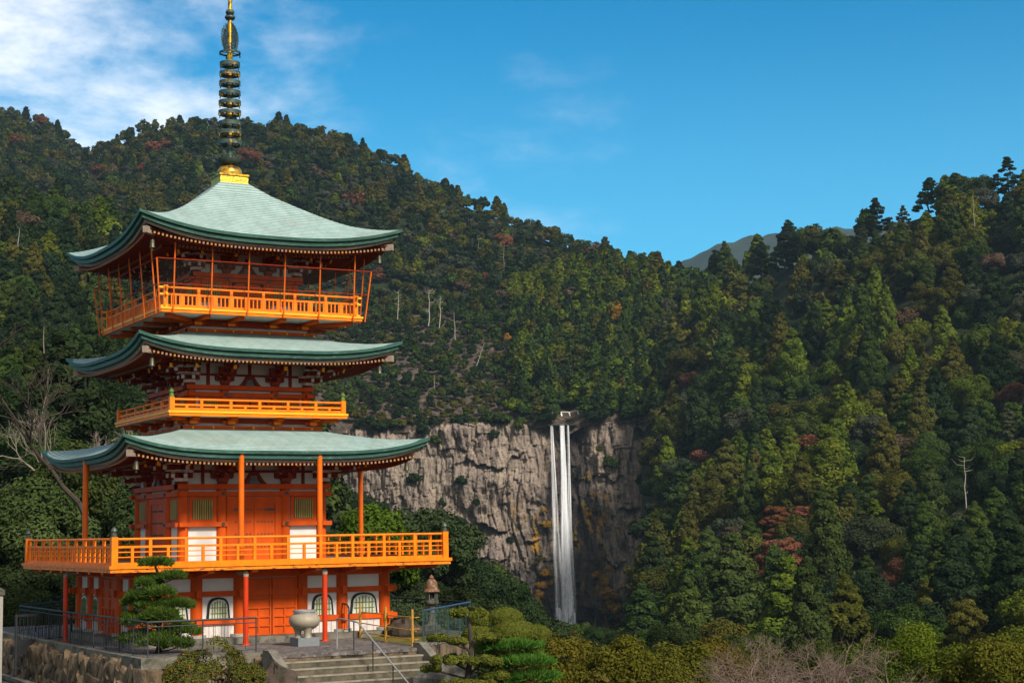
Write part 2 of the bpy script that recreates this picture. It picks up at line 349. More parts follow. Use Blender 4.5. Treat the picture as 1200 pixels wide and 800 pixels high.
def cliff_mat():
    m = bpy.data.materials.new('cliff_rock'); m.use_nodes = True; t = m.node_tree; b = t.nodes['Principled BSDF']
    b.inputs['Roughness'].default_value = .9; b.inputs['Specular IOR Level'].default_value = .15
    tc = NN(t, 'ShaderNodeTexCoord'); P = tc.outputs['Object']
    def noise(scale, st, detail=6, rough=.65, loc=(0,0,0)):
        mp = NN(t, 'ShaderNodeMapping'); mp.inputs['Scale'].default_value = st; mp.inputs['Location'].default_value = loc; L(t, P, mp.inputs['Vector'])
        n = NN(t, 'ShaderNodeTexNoise'); n.inputs['Scale'].default_value = scale; n.inputs['Detail'].default_value = detail; n.inputs['Roughness'].default_value = rough; L(t, mp.outputs[0], n.inputs['Vector']); return n.outputs['Fac']
    def rng_(s, a, e, lo=0, hi=1):
        r = NN(t, 'ShaderNodeMapRange'); r.inputs['From Min'].default_value = a; r.inputs['From Max'].default_value = e; r.inputs['To Min'].default_value = lo; r.inputs['To Max'].default_value = hi; L(t, s, r.inputs['Value']); return r.outputs[0]
    def mix(f, a, c):
        x = NN(t, 'ShaderNodeMix', data_type='RGBA'); L(t, f, x.inputs['Factor'])
        for s, v in (('A', a), ('B', c)):
            if isinstance(v, tuple): x.inputs[s].default_value = (*v, 1)
            else: L(t, v, x.inputs[s])
        return x.outputs['Result']
    c = mix(rng_(noise(.05, (1, 1, .5)), .36, .66), (.27, .215, .165), (.17, .132, .112))
    c = mix(rng_(noise(.35, (1, 1, .12), 7, .7), .49, .66), c, (.045, .037, .034))
    c = mix(rng_(noise(.5, (1, 1, .10), 6, .7, (7, 3, 1)), .56, .70), c, (.36, .29, .21))
    c = mix(rng_(noise(.16, (.6, 1, 2.0), 6, .7, (1, 9, 4)), .60, .70), c, (.034, .03, .026))
    # wet dark stain spreading either side of and below the fall
    sp = NN(t, 'ShaderNodeSeparateXYZ'); L(t, P, sp.inputs[0])
    dx = NN(t, 'ShaderNodeMath', operation='SUBTRACT'); L(t, sp.outputs['X'], dx.inputs[0]); dx.inputs[1].default_value = 25.0
    ax = NN(t, 'ShaderNodeMath', operation='ABSOLUTE'); L(t, dx.outputs[0], ax.inputs[0])
    hz = rng_(sp.outputs['Z'], 42, -30, 5.0, 24.0)
    q = NN(t, 'ShaderNodeMath', operation='DIVIDE'); L(t, ax.outputs[0], q.inputs[0]); L(t, hz, q.inputs[1])
    wob = NN(t, 'ShaderNodeMath', operation='ADD'); L(t, q.outputs[0], wob.inputs[0]); L(t, rng_(noise(.09, (1, 1, .6), 5), .3, .7, -.7, .7), wob.inputs[1])
    wet = rng_(wob.outputs[0], 1.15, .7, 0, .86)
    c = mix(wet, c, (.022, .018, .018))
    # ochre and green growth on ledges near the water
    gx = rng_(q.outputs[0], 2.6, 1.2)
    g = rng_(noise(.11, (1, 1, .5), 7, .7, (4, 4, 4)), .56, .63)
    gm = NN(t, 'ShaderNodeMath', operation='MULTIPLY'); L(t, gx, gm.inputs[0]); L(t, g, gm.inputs[1])
    c = mix(gm.outputs[0], c, mix(rng_(noise(.3, (1, 1, 1)), .45, .6), (.26, .135, .022), (.12, .11, .02)))
    L(t, c, b.inputs['Base Color'])
    bp = NN(t, 'ShaderNodeBump'); bp.inputs['Strength'].default_value = .9; bp.inputs['Distance'].default_value = 1.2
    L(t, noise(.7, (1, 1, .3), 8, .7), bp.inputs['Height']); L(t, bp.outputs[0], b.inputs['Normal'])
    return m
M['cliff'] = cliff_mat()

def water_mat():
    m = bpy.data.materials.new('falling_water'); m.use_nodes = True; t = m.node_tree; t.nodes.clear()
    out = NN(t, 'ShaderNodeOutputMaterial'); d = NN(t, 'ShaderNodeBsdfDiffuse'); d.inputs['Color'].default_value = (.93, .94, .96, 1)
    tl = NN(t, 'ShaderNodeBsdfTranslucent'); tl.inputs['Color'].default_value = (.93, .94, .96, 1)
    w = NN(t, 'ShaderNodeMixShader'); w.inputs[0].default_value = .3; L(t, d.outputs[0], w.inputs[1]); L(t, tl.outputs[0], w.inputs[2])
    tr = NN(t, 'ShaderNodeBsdfTransparent'); ms = NN(t, 'ShaderNodeMixShader')
    tc = NN(t, 'ShaderNodeTexCoord'); mp = NN(t, 'ShaderNodeMapping'); mp.inputs['Scale'].default_value = (1.5, .4, .055); L(t, tc.outputs['Object'], mp.inputs['Vector'])
    n = NN(t, 'ShaderNodeTexNoise'); n.inputs['Scale'].default_value = 1.0; n.inputs['Detail'].default_value = 5; n.inputs['Roughness'].default_value = .6; L(t, mp.outputs[0], n.inputs['Vector'])
    r = NN(t, 'ShaderNodeMapRange'); r.inputs['From Min'].default_value = .30; r.inputs['From Max'].default_value = .70; r.inputs['To Min'].default_value = .08; L(t, n.outputs['Fac'], r.inputs['Value'])
    a = NN(t, 'ShaderNodeAttribute'); a.attribute_name = 'thick'
    k = NN(t, 'ShaderNodeMath', operation='MULTIPLY'); L(t, r.outputs[0], k.inputs[0]); L(t, a.outputs['Fac'], k.inputs[1])
    L(t, k.outputs[0], ms.inputs[0]); L(t, tr.outputs[0], ms.inputs[1]); L(t, w.outputs[0], ms.inputs[2]); L(t, ms.outputs[0], out.inputs['Surface'])
    return m
M['water'] = water_mat()
def net_mat():
    m = bpy.data.materials.new('netting'); m.use_nodes = True; t = m.node_tree; t.nodes.clear()
    out = NN(t, 'ShaderNodeOutputMaterial'); d = NN(t, 'ShaderNodeBsdfDiffuse'); d.inputs['Color'].default_value = (.10, .14, .12, 1)
    tr = NN(t, 'ShaderNodeBsdfTransparent'); ms = NN(t, 'ShaderNodeMixShader'); ms.inputs[0].default_value = .03
    L(t, tr.outputs[0], ms.inputs[1]); L(t, d.outputs[0], ms.inputs[2]); L(t, ms.outputs[0], out.inputs['Surface']); return m
M['net'] = net_mat()
def paving_mat():
    m = mat('paving', (.115, .10, .092), .85, .2, 1.2); t = m.node_tree; b = t.nodes['Principled BSDF']; src = b.inputs['Base Color'].links[0].from_socket
    tc = NN(t, 'ShaderNodeTexCoord'); v = NN(t, 'ShaderNodeTexVoronoi'); v.inputs['Scale'].default_value = 8.5; L(t, tc.outputs['Object'], v.inputs['Vector'])
    v2 = NN(t, 'ShaderNodeTexVoronoi', feature='DISTANCE_TO_EDGE'); v2.inputs['Scale'].default_value = 8.5; L(t, tc.outputs['Object'], v2.inputs['Vector'])
    sx = NN(t, 'ShaderNodeSeparateXYZ'); L(t, v.outputs['Color'], sx.inputs[0])
    r = NN(t, 'ShaderNodeMapRange'); r.inputs['To Min'].default_value = .5; r.inputs['To Max'].default_value = 1.5; L(t, sx.outputs[0], r.inputs['Value'])
    e = NN(t, 'ShaderNodeMapRange'); e.inputs['From Max'].default_value = .06; e.inputs['To Min'].default_value = .45; L(t, v2.outputs['Distance'], e.inputs['Value'])
    mm = NN(t, 'ShaderNodeMath', operation='MULTIPLY'); L(t, r.outputs[0], mm.inputs[0]); L(t, e.outputs[0], mm.inputs[1])
    vm = NN(t, 'ShaderNodeVectorMath', operation='SCALE'); L(t, src, vm.inputs[0]); L(t, mm.outputs[0], vm.inputs['Scale']); L(t, vm.outputs[0], b.inputs['Base Color']); return m
M['paving'] = paving_mat()

# ------------------------------------------------------------------ shared frame of the temple ground: u along its front, v away from the stairs
CX, CY, YAW = -10.355, 60.0, 0.5097
cu, su = math.cos(YAW), math.sin(YAW)
GZ = -3.53                      # terrace level
def W(x, y, z=GZ): return Vector((CX + cu*x - su*y, CY + su*x + cu*y, z))

# ================================================================== LAND
HILLS = {"right_hill":[[[24.292,330.0,-32.649],[32.073,430.0,-26.38],[42.283,560.0,-14.544],[48.916,640.0,6.206],[52.516,680.0,27.542],[56.282,720.0,55.238],[62.502,790.0,89.456],[70.343,880.0,127.405]],[[28.355,290.0,-30.979],[38.639,390.0,-24.087],[48.114,480.0,-10.229],[56.791,560.0,10.931],[65.663,640.0,38.871],[73.588,710.0,68.955],[81.43,780.0,96.169],[90.264,860.0,122.776]],[[33.296,260.0,-29.201],[43.98,340.0,-24.593],[53.502,410.0,-15.188],[64.586,490.0,1.783],[75.886,570.0,25.482],[86.063,640.0,55.142],[97.611,720.0,86.494],[111.851,820.0,119.649]],[[39.253,240.0,-27.098],[52.804,320.0,-23.339],[63.193,380.0,-14.307],[75.501,450.0,1.363],[89.716,530.0,23.367],[102.471,600.0,51.322],[115.319,670.0,81.825],[131.802,760.0,120.052]],[[45.781,230.0,-26.106],[60.2,300.0,-22.06],[72.755,360.0,-13.772],[86.592,425.0,1.027],[102.81,500.0,24.315],[118.283,570.0,54.341],[133.898,640.0,87.853],[149.425,710.0,119.226]],[[50.482,220.0,-25.083],[67.055,290.0,-21.474],[80.309,345.0,-13.377],[95.001,405.0,0.766],[112.389,475.0,22.848],[128.88,540.0,51.192],[146.856,610.0,86.62],[164.899,680.0,123.57]],[[55.638,210.0,-24.068],[74.723,280.0,-20.902],[88.628,330.0,-12.996],[105.506,390.0,0.5],[124.104,455.0,21.605],[143.004,520.0,48.971],[160.824,580.0,81.994],[181.795,650.0,124.281]],[[60.083,200.0,-23.041],[81.677,270.0,-20.318],[97.393,320.0,-12.796],[114.93,375.0,0.251],[135.915,440.0,20.62],[157.366,505.0,49.879],[175.889,560.0,81.767],[198.006,625.0,123.77]],[[78.257,190.0,-22.244],[107.767,260.0,-20.056],[129.205,310.0,-12.986],[150.999,360.0,-0.45],[177.573,420.0,21.035],[204.569,480.0,48.973],[231.993,540.0,83.478],[259.959,600.0,126.274]]],"cliff_top_hill":[[[-93.704,600.0,26.692],[-99.96,640.0,41.705],[-109.344,700.0,63.804],[-115.6,740.0,79.042],[-123.422,790.0,100.951],[-131.243,840.0,120.608]],[[-72.774,697.0,44.802],[-75.117,720.0,57.49],[-77.664,745.0,71.126],[-80.739,775.0,84.114],[-84.319,810.0,100.651],[-87.384,840.0,115.423]],[[-29.463,697.0,45.144],[-30.372,722.0,58.757],[-31.221,745.0,70.329],[-32.329,775.0,85.31],[-33.632,810.0,101.905],[-35.128,850.0,120.357]],[[-0.574,697.0,46.095],[-0.384,722.0,60.121],[-0.199,745.0,73.685],[0.0,775.0,88.813],[0.217,810.0,105.58],[0.461,860.0,125.689]],[[15.31,697.0,46.184],[16.161,725.0,60.087],[16.948,750.0,73.885],[17.751,775.0,88.508],[18.687,805.0,104.61],[20.247,860.0,126.255]],[[22.452,697.0,42.451],[23.727,730.0,54.68],[24.825,755.0,70.303],[25.944,780.0,86.896],[27.25,810.0,105.114],[29.451,865.0,129.116]],[[30.481,697.0,46.647],[31.955,725.0,59.816],[33.315,750.0,73.603],[34.694,775.0,88.216],[36.589,810.0,107.083],[39.674,870.0,131.987]],[[51.808,697.0,47.728],[53.963,722.0,61.067],[56.355,750.0,75.166],[58.922,780.0,90.416],[62.328,820.0,110.128],[67.339,880.0,135.826]],[[70.896,690.0,45.482],[73.785,715.0,58.266],[77.215,745.0,72.355],[81.195,780.0,87.989],[85.792,820.0,107.565],[91.353,870.0,125.58]]],"mountain":[[[-266.554,640.0,71.224],[-325.977,780.0,123.759],[-385.665,920.0,185.109],[-436.808,1040.0,237.122],[-483.662,1150.0,283.883],[-517.809,1230.0,320.255]],[[-199.904,640.0,70.078],[-244.311,780.0,122.347],[-288.879,920.0,183.428],[-327.07,1040.0,235.21],[-362.062,1150.0,281.76],[-387.541,1230.0,317.312]],[[-184.911,640.0,69.821],[-225.94,780.0,122.029],[-267.108,920.0,183.05],[-302.385,1040.0,234.78],[-334.66,1150.0,278.181],[-358.191,1230.0,313.473]],[[-165.589,640.0,69.488],[-202.266,780.0,121.62],[-233.735,900.0,168.994],[-259.968,1000.0,209.13],[-280.944,1080.0,240.335],[-299.297,1150.0,267.656]],[[-149.934,640.0,69.219],[-180.736,770.0,119.734],[-209.217,890.0,171.479],[-232.951,990.0,214.568],[-251.94,1070.0,249.149],[-266.183,1130.0,275.296]],[[-133.28,640.0,68.933],[-160.592,770.0,119.385],[-185.852,890.0,173.447],[-206.909,990.0,219.425],[-221.662,1060.0,253.753],[-234.285,1120.0,279.597]],[[-116.833,680.0,69.26],[-135.823,790.0,117.812],[-153.109,890.0,170.505],[-170.383,990.0,218.789],[-182.482,1060.0,255.354],[-192.841,1120.0,281.898]],[[-111.085,790.0,80.041],[-118.077,840.0,120.38],[-127.875,910.0,168.99],[-139.085,990.0,212.935],[-148.895,1060.0,250.77],[-157.308,1120.0,278.252]],[[-84.851,815.0,99.133],[-88.401,850.0,121.277],[-93.452,900.0,156.988],[-100.573,970.0,197.627],[-107.714,1040.0,234.182],[-112.832,1090.0,257.165]],[[-63.989,820.0,101.525],[-66.203,850.0,120.894],[-69.903,900.0,151.803],[-74.355,960.0,187.46],[-79.619,1030.0,220.405],[-82.627,1070.0,239.296]],[[-38.79,830.0,104.496],[-40.033,860.0,121.851],[-41.672,900.0,146.543],[-43.752,950.0,174.862],[-46.326,1010.0,202.062],[-48.069,1050.0,217.924]],[[-8.225,790.0,90.674],[-8.366,830.0,112.704],[-8.576,880.0,138.07],[-8.925,940.0,162.429],[-9.216,990.0,182.647],[-9.401,1020.0,194.159]],[[17.031,810.0,101.032],[18.131,850.0,119.438],[18.996,880.0,135.266],[20.266,930.0,152.796],[21.067,960.0,165.362],[21.807,990.0,174.736]],[[52.84,840.0,110.793],[54.948,870.0,123.914],[57.014,900.0,135.311],[58.374,920.0,142.208],[59.703,940.0,147.785],[61.022,960.0,152.962]],[[87.821,840.0,107.98],[91.089,870.0,116.412],[93.291,890.0,122.837],[95.47,910.0,128.475],[97.611,930.0,132.769],[99.725,950.0,136.125]],[[131.453,840.0,102.813],[136.306,870.0,111.054],[139.521,890.0,115.946],[142.739,910.0,120.945],[145.91,930.0,124.582],[149.083,950.0,128.262]]],"near_ridge":[[[-45.353,110.0,-3.064],[-57.829,140.0,-0.339],[-95.289,230.0,8.875],[-137.131,330.0,26.394],[-175.059,420.0,51.144],[-209.039,500.0,81.98],[-243.136,580.0,116.699]],[[-34.078,110.0,-3.255],[-43.437,140.0,-0.583],[-71.534,230.0,8.47],[-102.886,330.0,25.808],[-131.268,420.0,50.391],[-156.658,500.0,81.074],[-182.131,580.0,116.259]],[[-30.696,110.0,-3.312],[-39.12,140.0,-0.657],[-64.409,230.0,8.348],[-92.615,330.0,25.632],[-118.134,420.0,50.165],[-140.908,500.0,78.156],[-163.783,580.0,112.845]],[[-25.624,110.0,-3.398],[-32.647,140.0,-0.766],[-53.712,230.0,6.983],[-77.179,330.0,21.943],[-98.394,420.0,45.425],[-117.311,500.0,72.467],[-133.935,570.0,103.751]],[[-22.807,110.0,-3.446],[-29.051,140.0,-0.828],[-47.772,230.0,5.701],[-68.621,330.0,20.088],[-87.422,420.0,38.657],[-104.177,500.0,61.715],[-118.88,570.0,88.376]],[[-17.173,110.0,-3.541],[-21.859,140.0,-0.95],[-35.915,230.0,3.14],[-51.536,330.0,12.98],[-65.597,420.0,25.194],[-78.099,500.0,40.368],[-87.479,560.0,56.888]],[[-10.418,110.0,-4.213],[-14.189,150.0,-3.082],[-21.746,230.0,-2.972],[-31.19,330.0,-2.583],[-39.685,420.0,-1.575],[-47.233,500.0,-0.089],[-52.892,560.0,1.33]],[[-5.928,110.0,-5.401],[-8.058,150.0,-5.089],[-12.343,230.0,-6.637],[-17.701,330.0,-8.686],[-22.516,420.0,-9.989],[-26.799,500.0,-11.384],[-30.006,560.0,-11.897]]],"valley_slope":[[[-20.08,160.0,-10.886],[-30.106,240.0,-11.493],[-42.635,340.0,-11.123],[-57.663,460.0,-8.044],[-72.672,580.0,1.681],[-86.404,690.0,19.676]],[[-14.374,160.0,-11.786],[-21.528,240.0,-12.849],[-30.462,340.0,-13.05],[-41.164,460.0,-10.661],[-51.841,580.0,-4.591],[-61.782,692.0,4.412]],[[-8.676,160.0,-12.684],[-12.961,240.0,-14.203],[-18.304,340.0,-14.975],[-24.712,460.0,-15.606],[-31.11,580.0,-15.267],[-37.059,692.0,-12.943]],[[-3.8,160.0,-13.568],[-5.629,240.0,-15.535],[-7.924,340.0,-18.584],[-10.67,460.0,-21.661],[-13.389,580.0,-22.915],[-15.887,692.0,-21.382]],[[0.257,160.0,-14.437],[0.449,240.0,-18.049],[0.696,340.0,-22.154],[1.003,460.0,-26.5],[1.3,580.0,-31.367],[1.693,692.0,-29.389]],[[2.039,160.0,-14.867],[3.116,240.0,-19.298],[4.462,340.0,-24.781],[6.081,460.0,-31.216],[7.695,580.0,-37.902],[9.194,692.0,-44.525]],[[7.561,160.0,-15.359],[11.396,240.0,-20.64],[16.203,340.0,-26.685],[21.959,460.0,-34.488],[27.727,580.0,-41.738],[33.113,692.0,-48.408]],[[12.439,160.0,-15.441],[18.721,240.0,-20.763],[26.589,340.0,-26.86],[36.035,460.0,-34.032],[45.505,580.0,-40.289],[54.439,692.0,-42.501]],[[15.69,160.0,-15.496],[23.604,240.0,-20.845],[33.513,340.0,-26.976],[45.408,460.0,-34.19],[57.421,580.0,-37.281],[68.961,692.0,-28.776]]],"distant_peak":[[[217.971,2600.0,348.834],[252.759,3000.0,449.954],[261.703,3100.0,484.615]],[[285.783,2600.0,347.664],[331.608,3000.0,464.453],[343.481,3100.0,507.829]],[[340.027,2600.0,346.728],[394.85,3000.0,479.239],[409.21,3100.0,533.009]],[[394.267,2600.0,345.792],[457.891,3000.0,486.095],[474.723,3100.0,548.347]],[[489.176,2600.0,344.154],[568.064,3000.0,492.138],[588.759,3100.0,554.613]],[[597.627,2600.0,342.283],[693.647,3000.0,489.964],[719.452,3100.0,568.846]],[[746.719,2600.0,339.711],[865.506,3000.0,471.094],[896.79,3100.0,536.085]]]}
def cubic_rows(ctrl, nr):
    """ctrl (R,3) -> nr points, smooth along the slope"""
    R_ = len(ctrl); s = np.linspace(0, R_-1, nr); out = np.empty((nr, 3))
    for i, t in enumerate(s):
        k = min(int(t), R_-2); f = t-k
        p0 = ctrl[max(k-1, 0)]; p1 = ctrl[k]; p2 = ctrl[k+1]; p3 = ctrl[min(k+2, R_-1)]
        out[i] = .5*((2*p1) + (-p0+p2)*f + (2*p0-5*p1+4*p2-p3)*f*f + (-p0+3*p1-3*p2+p3)*f**3)
    return out
def hill_grid(name, nc, nr, rough=1.5, back=(120, -90), skirt=25):
    cols = np.array(HILLS[name], float)                       # (C,R,3)
    C_ = cols.shape[0]
    rows = np.stack([cubic_rows(c, nr) for c in cols])        # (C,nr,3)
    bear = rows[:, 0, 0]/rows[:, 0, 1]
    tb = np.linspace(bear[0], bear[-1], nc)
    g = np.empty((nc, nr, 3))
    for j in range(nr):
        for a in range(3): g[:, j, a] = np.interp(tb, bear, rows[:, j, a])
    n = fbm(g[..., 0]/28, g[..., 1]/28, 3, 4)-.5
    g[..., 2] += n*rough*4*np.clip(np.arange(nr)/3., 0, 1)[None, :]
    return g
def hill(name, nc, nr, rough=1.5, back=(120, -90), skirt=25, material=None, front=True):
    g = hill_grid(name, nc, nr, rough)
    b1 = g[:, -1].copy(); d = b1[:, :2]/np.linalg.norm(b1[:, :2], axis=1)[:, None]
    b1[:, :2] += d*back[0]*.3; b1[:, 2] += back[1]*.2
    b2 = g[:, -1].copy(); b2[:, :2] += d*back[0]; b2[:, 2] += back[1]
    parts = [g, b1[:, None], b2[:, None]]
    if front:
        f = g[:, 0].copy(); f[:, 2] -= skirt; parts = [f[:, None]] + parts
    G = np.concatenate(parts, axis=1); nc_, nr_ = G.shape[:2]
    idx = np.arange(nc_*nr_).reshape(nc_, nr_)
    fc = np.stack([idx[:-1, :-1], idx[1:, :-1], idx[1:, 1:], idx[:-1, 1:]], -1).reshape(-1, 4)
    o = link(name, mesh_np(name, G.reshape(-1, 3), fc, True), material or M['floor'])
    tag(o, kind='structure'); return g
G_right = hill('right_hill', 60, 60, 1.8)
G_top = hill('cliff_top_hill', 50, 26, 1.4, back=(60, -25), skirt=3, material=M['scrub'])
G_mtn = hill('mountain', 90, 50, 2.6)
G_near = hill('near_ridge', 60, 40, 1.6)
G_val = hill('valley_slope', 40, 30, 1.2, back=(8, -20), skirt=6)
G_dist = hill('distant_peak', 40, 12, 8.0, back=(300, -200), material=M['haze_hill'])

# one wide ground sheet under everything, falling from the temple terrace into the valley
rr = np.array([0, 12, 30, 44, 62, 75, 90, 110, 150, 220, 320, 450, 620, 900, 1500, 2500, 3500.])
zz = np.array([-9, -9, -8.8, -8.0, -9.5, -13, -17, -21, -28, -40, -55, -64, -70, -75, -80, -90, -120.])
th = np.linspace(0, 2*math.pi, 97)[:-1]
gv = np.array([(r*math.cos(a), r*math.sin(a), z - 1.5*(r > 70)*(fbm(np.array([r*math.cos(a)/30]), np.array([r*math.sin(a)/30]), 5)[0])) for r, z in zip(rr, zz) for a in th])
gi = np.arange(len(gv)).reshape(len(rr), 96)
gf = np.stack([gi[:-1], np.roll(gi[:-1], -1, 1), np.roll(gi[1:], -1, 1), gi[1:]], -1).reshape(-1, 4)
tag(link('ground', mesh_np('ground', gv, gf, True), M['soil']), kind='structure')

# the cliff of the waterfall: a wall of columnar rock with ledges and overhangs
def cliff():
    nx, nz = 640, 360
    x0, x1, z0, z1 = -145.0, 66.0, -62.0, 50.0
    X, Z = np.meshgrid(np.linspace(x0, x1, nx), np.linspace(z0, z1, nz), indexing='ij')
    tops = [(p[0]*697/p[1], p[2]) for p in [c[0] for c in HILLS['cliff_top_hill']]]
    top = np.interp(X, [t[0] for t in tops], [t[1] for t in tops])
    lip = np.exp(-((X-23.5)/7.0)**4)*2.0
    Zs = z0 + (Z-z0)/(z1-z0)*(top - z0)
    Y = 699.0 - 6.0*np.exp(-((X+20)/38.)**2) + 3.0*np.exp(-((X-23)/9.)**2) + (48-Zs)*-.05
    wx = X + 1.6*(fbm(X/18, Zs/26, 31, 3)-.5)*2 + .05*Zs; wz = Zs + 5*(fbm(X/24, Zs/40, 32, 3)-.5)*2
    big = fbm(X/17, Zs/21, 13, 4); Y -= (big-.5)*13
    # columnar joints: faceted vertical ribs of uneven width, broken off at uneven heights
    for wd, hh, am, sd_ in ((7.5, 24., 3.0, 11), (3.2, 11., 2.0, 12), (1.5, 5., 1.1, 13), (.8, 2.6, .5, 14)):
        c = wx/wd + .35*np.sin(wz/hh*2); ci = np.floor(c).astype(np.int64); fr = c-ci
        r = wz/hh + 3.7*_hash(ci, ci*0, sd_); ri = np.floor(r).astype(np.int64)
        d_ = _hash(ci, ri, sd_+40); fac = (fr-.5)*(_hash(ci, ri, sd_+60)-.5)*1.4
        Y -= (d_-.5+fac)*am; Y += np.exp(-(np.minimum(fr, 1-fr)/.07)**2)*am*.28
    # a few dark undercut ledges that run obliquely and break off
    for (x1_, z1_, x2_, z2_, dp) in ((-50, 8, -2, 2, 5.0), (-30, 26, 6, 30, 3.0), (-66, -2, -30, -8, 4.5), (28, 24, 48, 20, 3.2), (27, 4, 60, 10, 4.0), (30, -12, 50, -16, 3.0), (-20, -12, 12, -6, 3.5), (26, 33, 40, 36, 2.5)):
        t_ = np.clip((X-x1_)/(x2_-x1_), 0, 1); zl = z1_+(z2_-z1_)*t_ + 5.0*(fbm(X/7, X*0+sd_, 51, 4)-.5)*2
        m_ = np.clip((X-x1_)/5, 0, 1)*np.clip((x2_-X)/5, 0, 1)*np.clip(vnoise(X/6, X*0+z1_, 52)*2.6-.5, 0, 1)
        below = zl-Zs; Y += m_*dp*np.where((below > 0) & (below < 9), np.exp(-below/3.2), 0) - m_*dp*.35*np.where((below <= 0) & (below > -4), 1+below/4, 0)
    Y += np.where(Zs > top-2.5, (Zs-(top-2.5))*1.2, 0)
    V = np.stack([X, Y, Zs], -1)
    idx = np.arange(nx*nz).reshape(nx, nz)
    fc = np.stack([idx[:-1, :-1], idx[1:, :-1], idx[1:, 1:], idx[:-1, 1:]], -1).reshape(-1, 4)
    tag(link('cliff', mesh_np('cliff', V.reshape(-1, 3), fc, False), M['cliff']), kind='structure')
    return X, Y, Zs
CLX, CLY, CLZ = cliff()
def cliff_y(x, z):
    i = np.clip(np.searchsorted(CLX[:, 0], x), 0, CLX.shape[0]-1); j = int(np.argmin(np.abs(CLZ[i]-z)))
    return CLY[i, j]

# the waterfall: many long thin sheets of falling water, three strands at the lip that spread and meet below
def waterfall():
    V = []; F = []; T = []
    r = random.Random(5)
    strands = [(15.9, 17.6, .55, 12), (20.2, 20.6, .95, 30), (22.9, 21.8, .42, 11)]
    ztop = 43.6
    for xa, xb, w0, n in strands:
        for k in range(n):
            u = r.gauss(0, .42); xs = xa + u*w0
            xe = xb + u*2.7 + r.uniform(-.5, .5)
            wid0 = r.uniform(.45, .9)*w0*1.1; wid1 = r.uniform(.9, 2.2)
            zt = ztop - r.uniform(0, .8); zb = -42.5 - r.uniform(0, 2.5)
            seg = 26; base = len(V); ph = r.uniform(0, 6); th0 = r.uniform(.28, .95)
            off = r.uniform(1.2, 2.6); nc = 6
            for i in range(seg+1):
                t = i/seg; z = zt + (zb-zt)*t
                x = xs + (xe-xs)*t**1.25 + .45*math.sin(ph+t*(5+ph))*t
                w = (wid0 + (wid1-wid0)*t**1.2)*(1+.3*math.sin(ph*3+t*11)*t)
                yy = 692.6 - off - 1.2*math.sin(min(1, t*4)*1.57) - 5.5*t
                for c in range(nc+1): q = c/nc*2-1; V.append((x+q*w/2, yy+.15*q*q-.1, z))
            for i in range(seg):
                for c in range(nc):
                    a = base+i*(nc+1)+c; F.append((a, a+1, a+nc+2, a+nc+1))
                    e = 1-abs((c+.5)/nc*2-1); fade = th0*(1.0 if i < 5 else max(.30, 1-.035*(i-5)))
                    T.append(fade*min(1, e*1.5))
    # splash steps at the foot
    for k in range(22):
        x = r.uniform(16.4, 24.4); z1 = r.uniform(-37, -27) - max(0, x-21)*1.2; z2 = z1 - r.uniform(4, 9); w = r.uniform(.4, 1.3); y = 684.0 - r.uniform(0, 1.5)
        a = len(V); V += [(x-w/2, y+.4, z1), (x, y-.2, z1), (x+w/2, y+.4, z1), (x-w*.6, y-.8, z2), (x, y-1.4, z2), (x+w*.6, y-.8, z2)]
        F += [(a, a+1, a+4, a+3), (a+1, a+2, a+5, a+4)]; T += [r.uniform(.5, 1.0)]*2
    me = mesh_np('waterfall', V, F, True); face_attr(me, 'thick', T)
    tag(link('waterfall', me, M['water']), kind='structure')
waterfall()

# the stream that feeds the fall, coloured near-black to stand in for the notch's shade
q = MB(); q.span(14.5, 26.5, 694.5, 714, 43.6, 44.1); tag(q.build('stream', M['stream']), kind='structure')
# terrace of the pagoda (paved), its lower plinth of earth, the road below the wall
TER = [(-6.3, 12), (-5.98, -9.75), (-2.5, -9.75), (-2.5, -10.9), (2.35, -10.9), (2.75, -9.95), (3.05, -9.75), (7.2, -5.25), (7.1, 12)]
def slab(name, poly, z0, z1, material, inset=0.0):
    mb = MB(); n = len(poly)
    vs = [W(x, y, z0) for x, y in poly] + [W(x, y, z1) for x, y in poly]
    mb.add(vs, [tuple(range(n-1, -1, -1)), tuple(range(n, 2*n))] + [(i, (i+1)%n, n+(i+1)%n, n+i) for i in range(n)])
    o = mb.build(name, material); tag(o, kind='structure'); return o
slab('terrace', TER, GZ-.10, GZ, M['paving'])
slab('terrace_bank', [(x*.998, y*.998) for x, y in TER], -9.5, GZ-.101, M['wall_stone'])
slab('road', [(-60, 30), (-6.9, 30), (-7.05, -4.0), (-7.4, -30), (-60, -30)], -9.2, -5.0, M['road'])

# ================================================================== PAGODA
DZ = -GZ
class PB(MB):
    def mesh(s, name, angle=40):
        s.v = [(x, y, z+DZ) for x, y, z in s.v]; me = MB.mesh(s, name, angle); return me
PG = empty('pagoda', W(0, 0, GZ), YAW, 'three-storey vermilion pagoda with green copper roofs and tall gilded spire', 'pagoda')
def side_objs(name, mb, mk, parent=PG): return four(name, mb, M[mk], parent)
def side_each(name, mb, mk, parent=PG):
    return [o for q in islands(mb) for o in four(name, q, M[mk], parent)]
def kids(parents, name, mb, mk):
    me = mb.mesh(name); return [link(name, me, M[mk], p) for p in parents]

b = PB(); b.span(-5.0, 5.0, -5.0, 5.0, GZ-.3, -3.335); b.build('plinth', M['concrete'], PG)

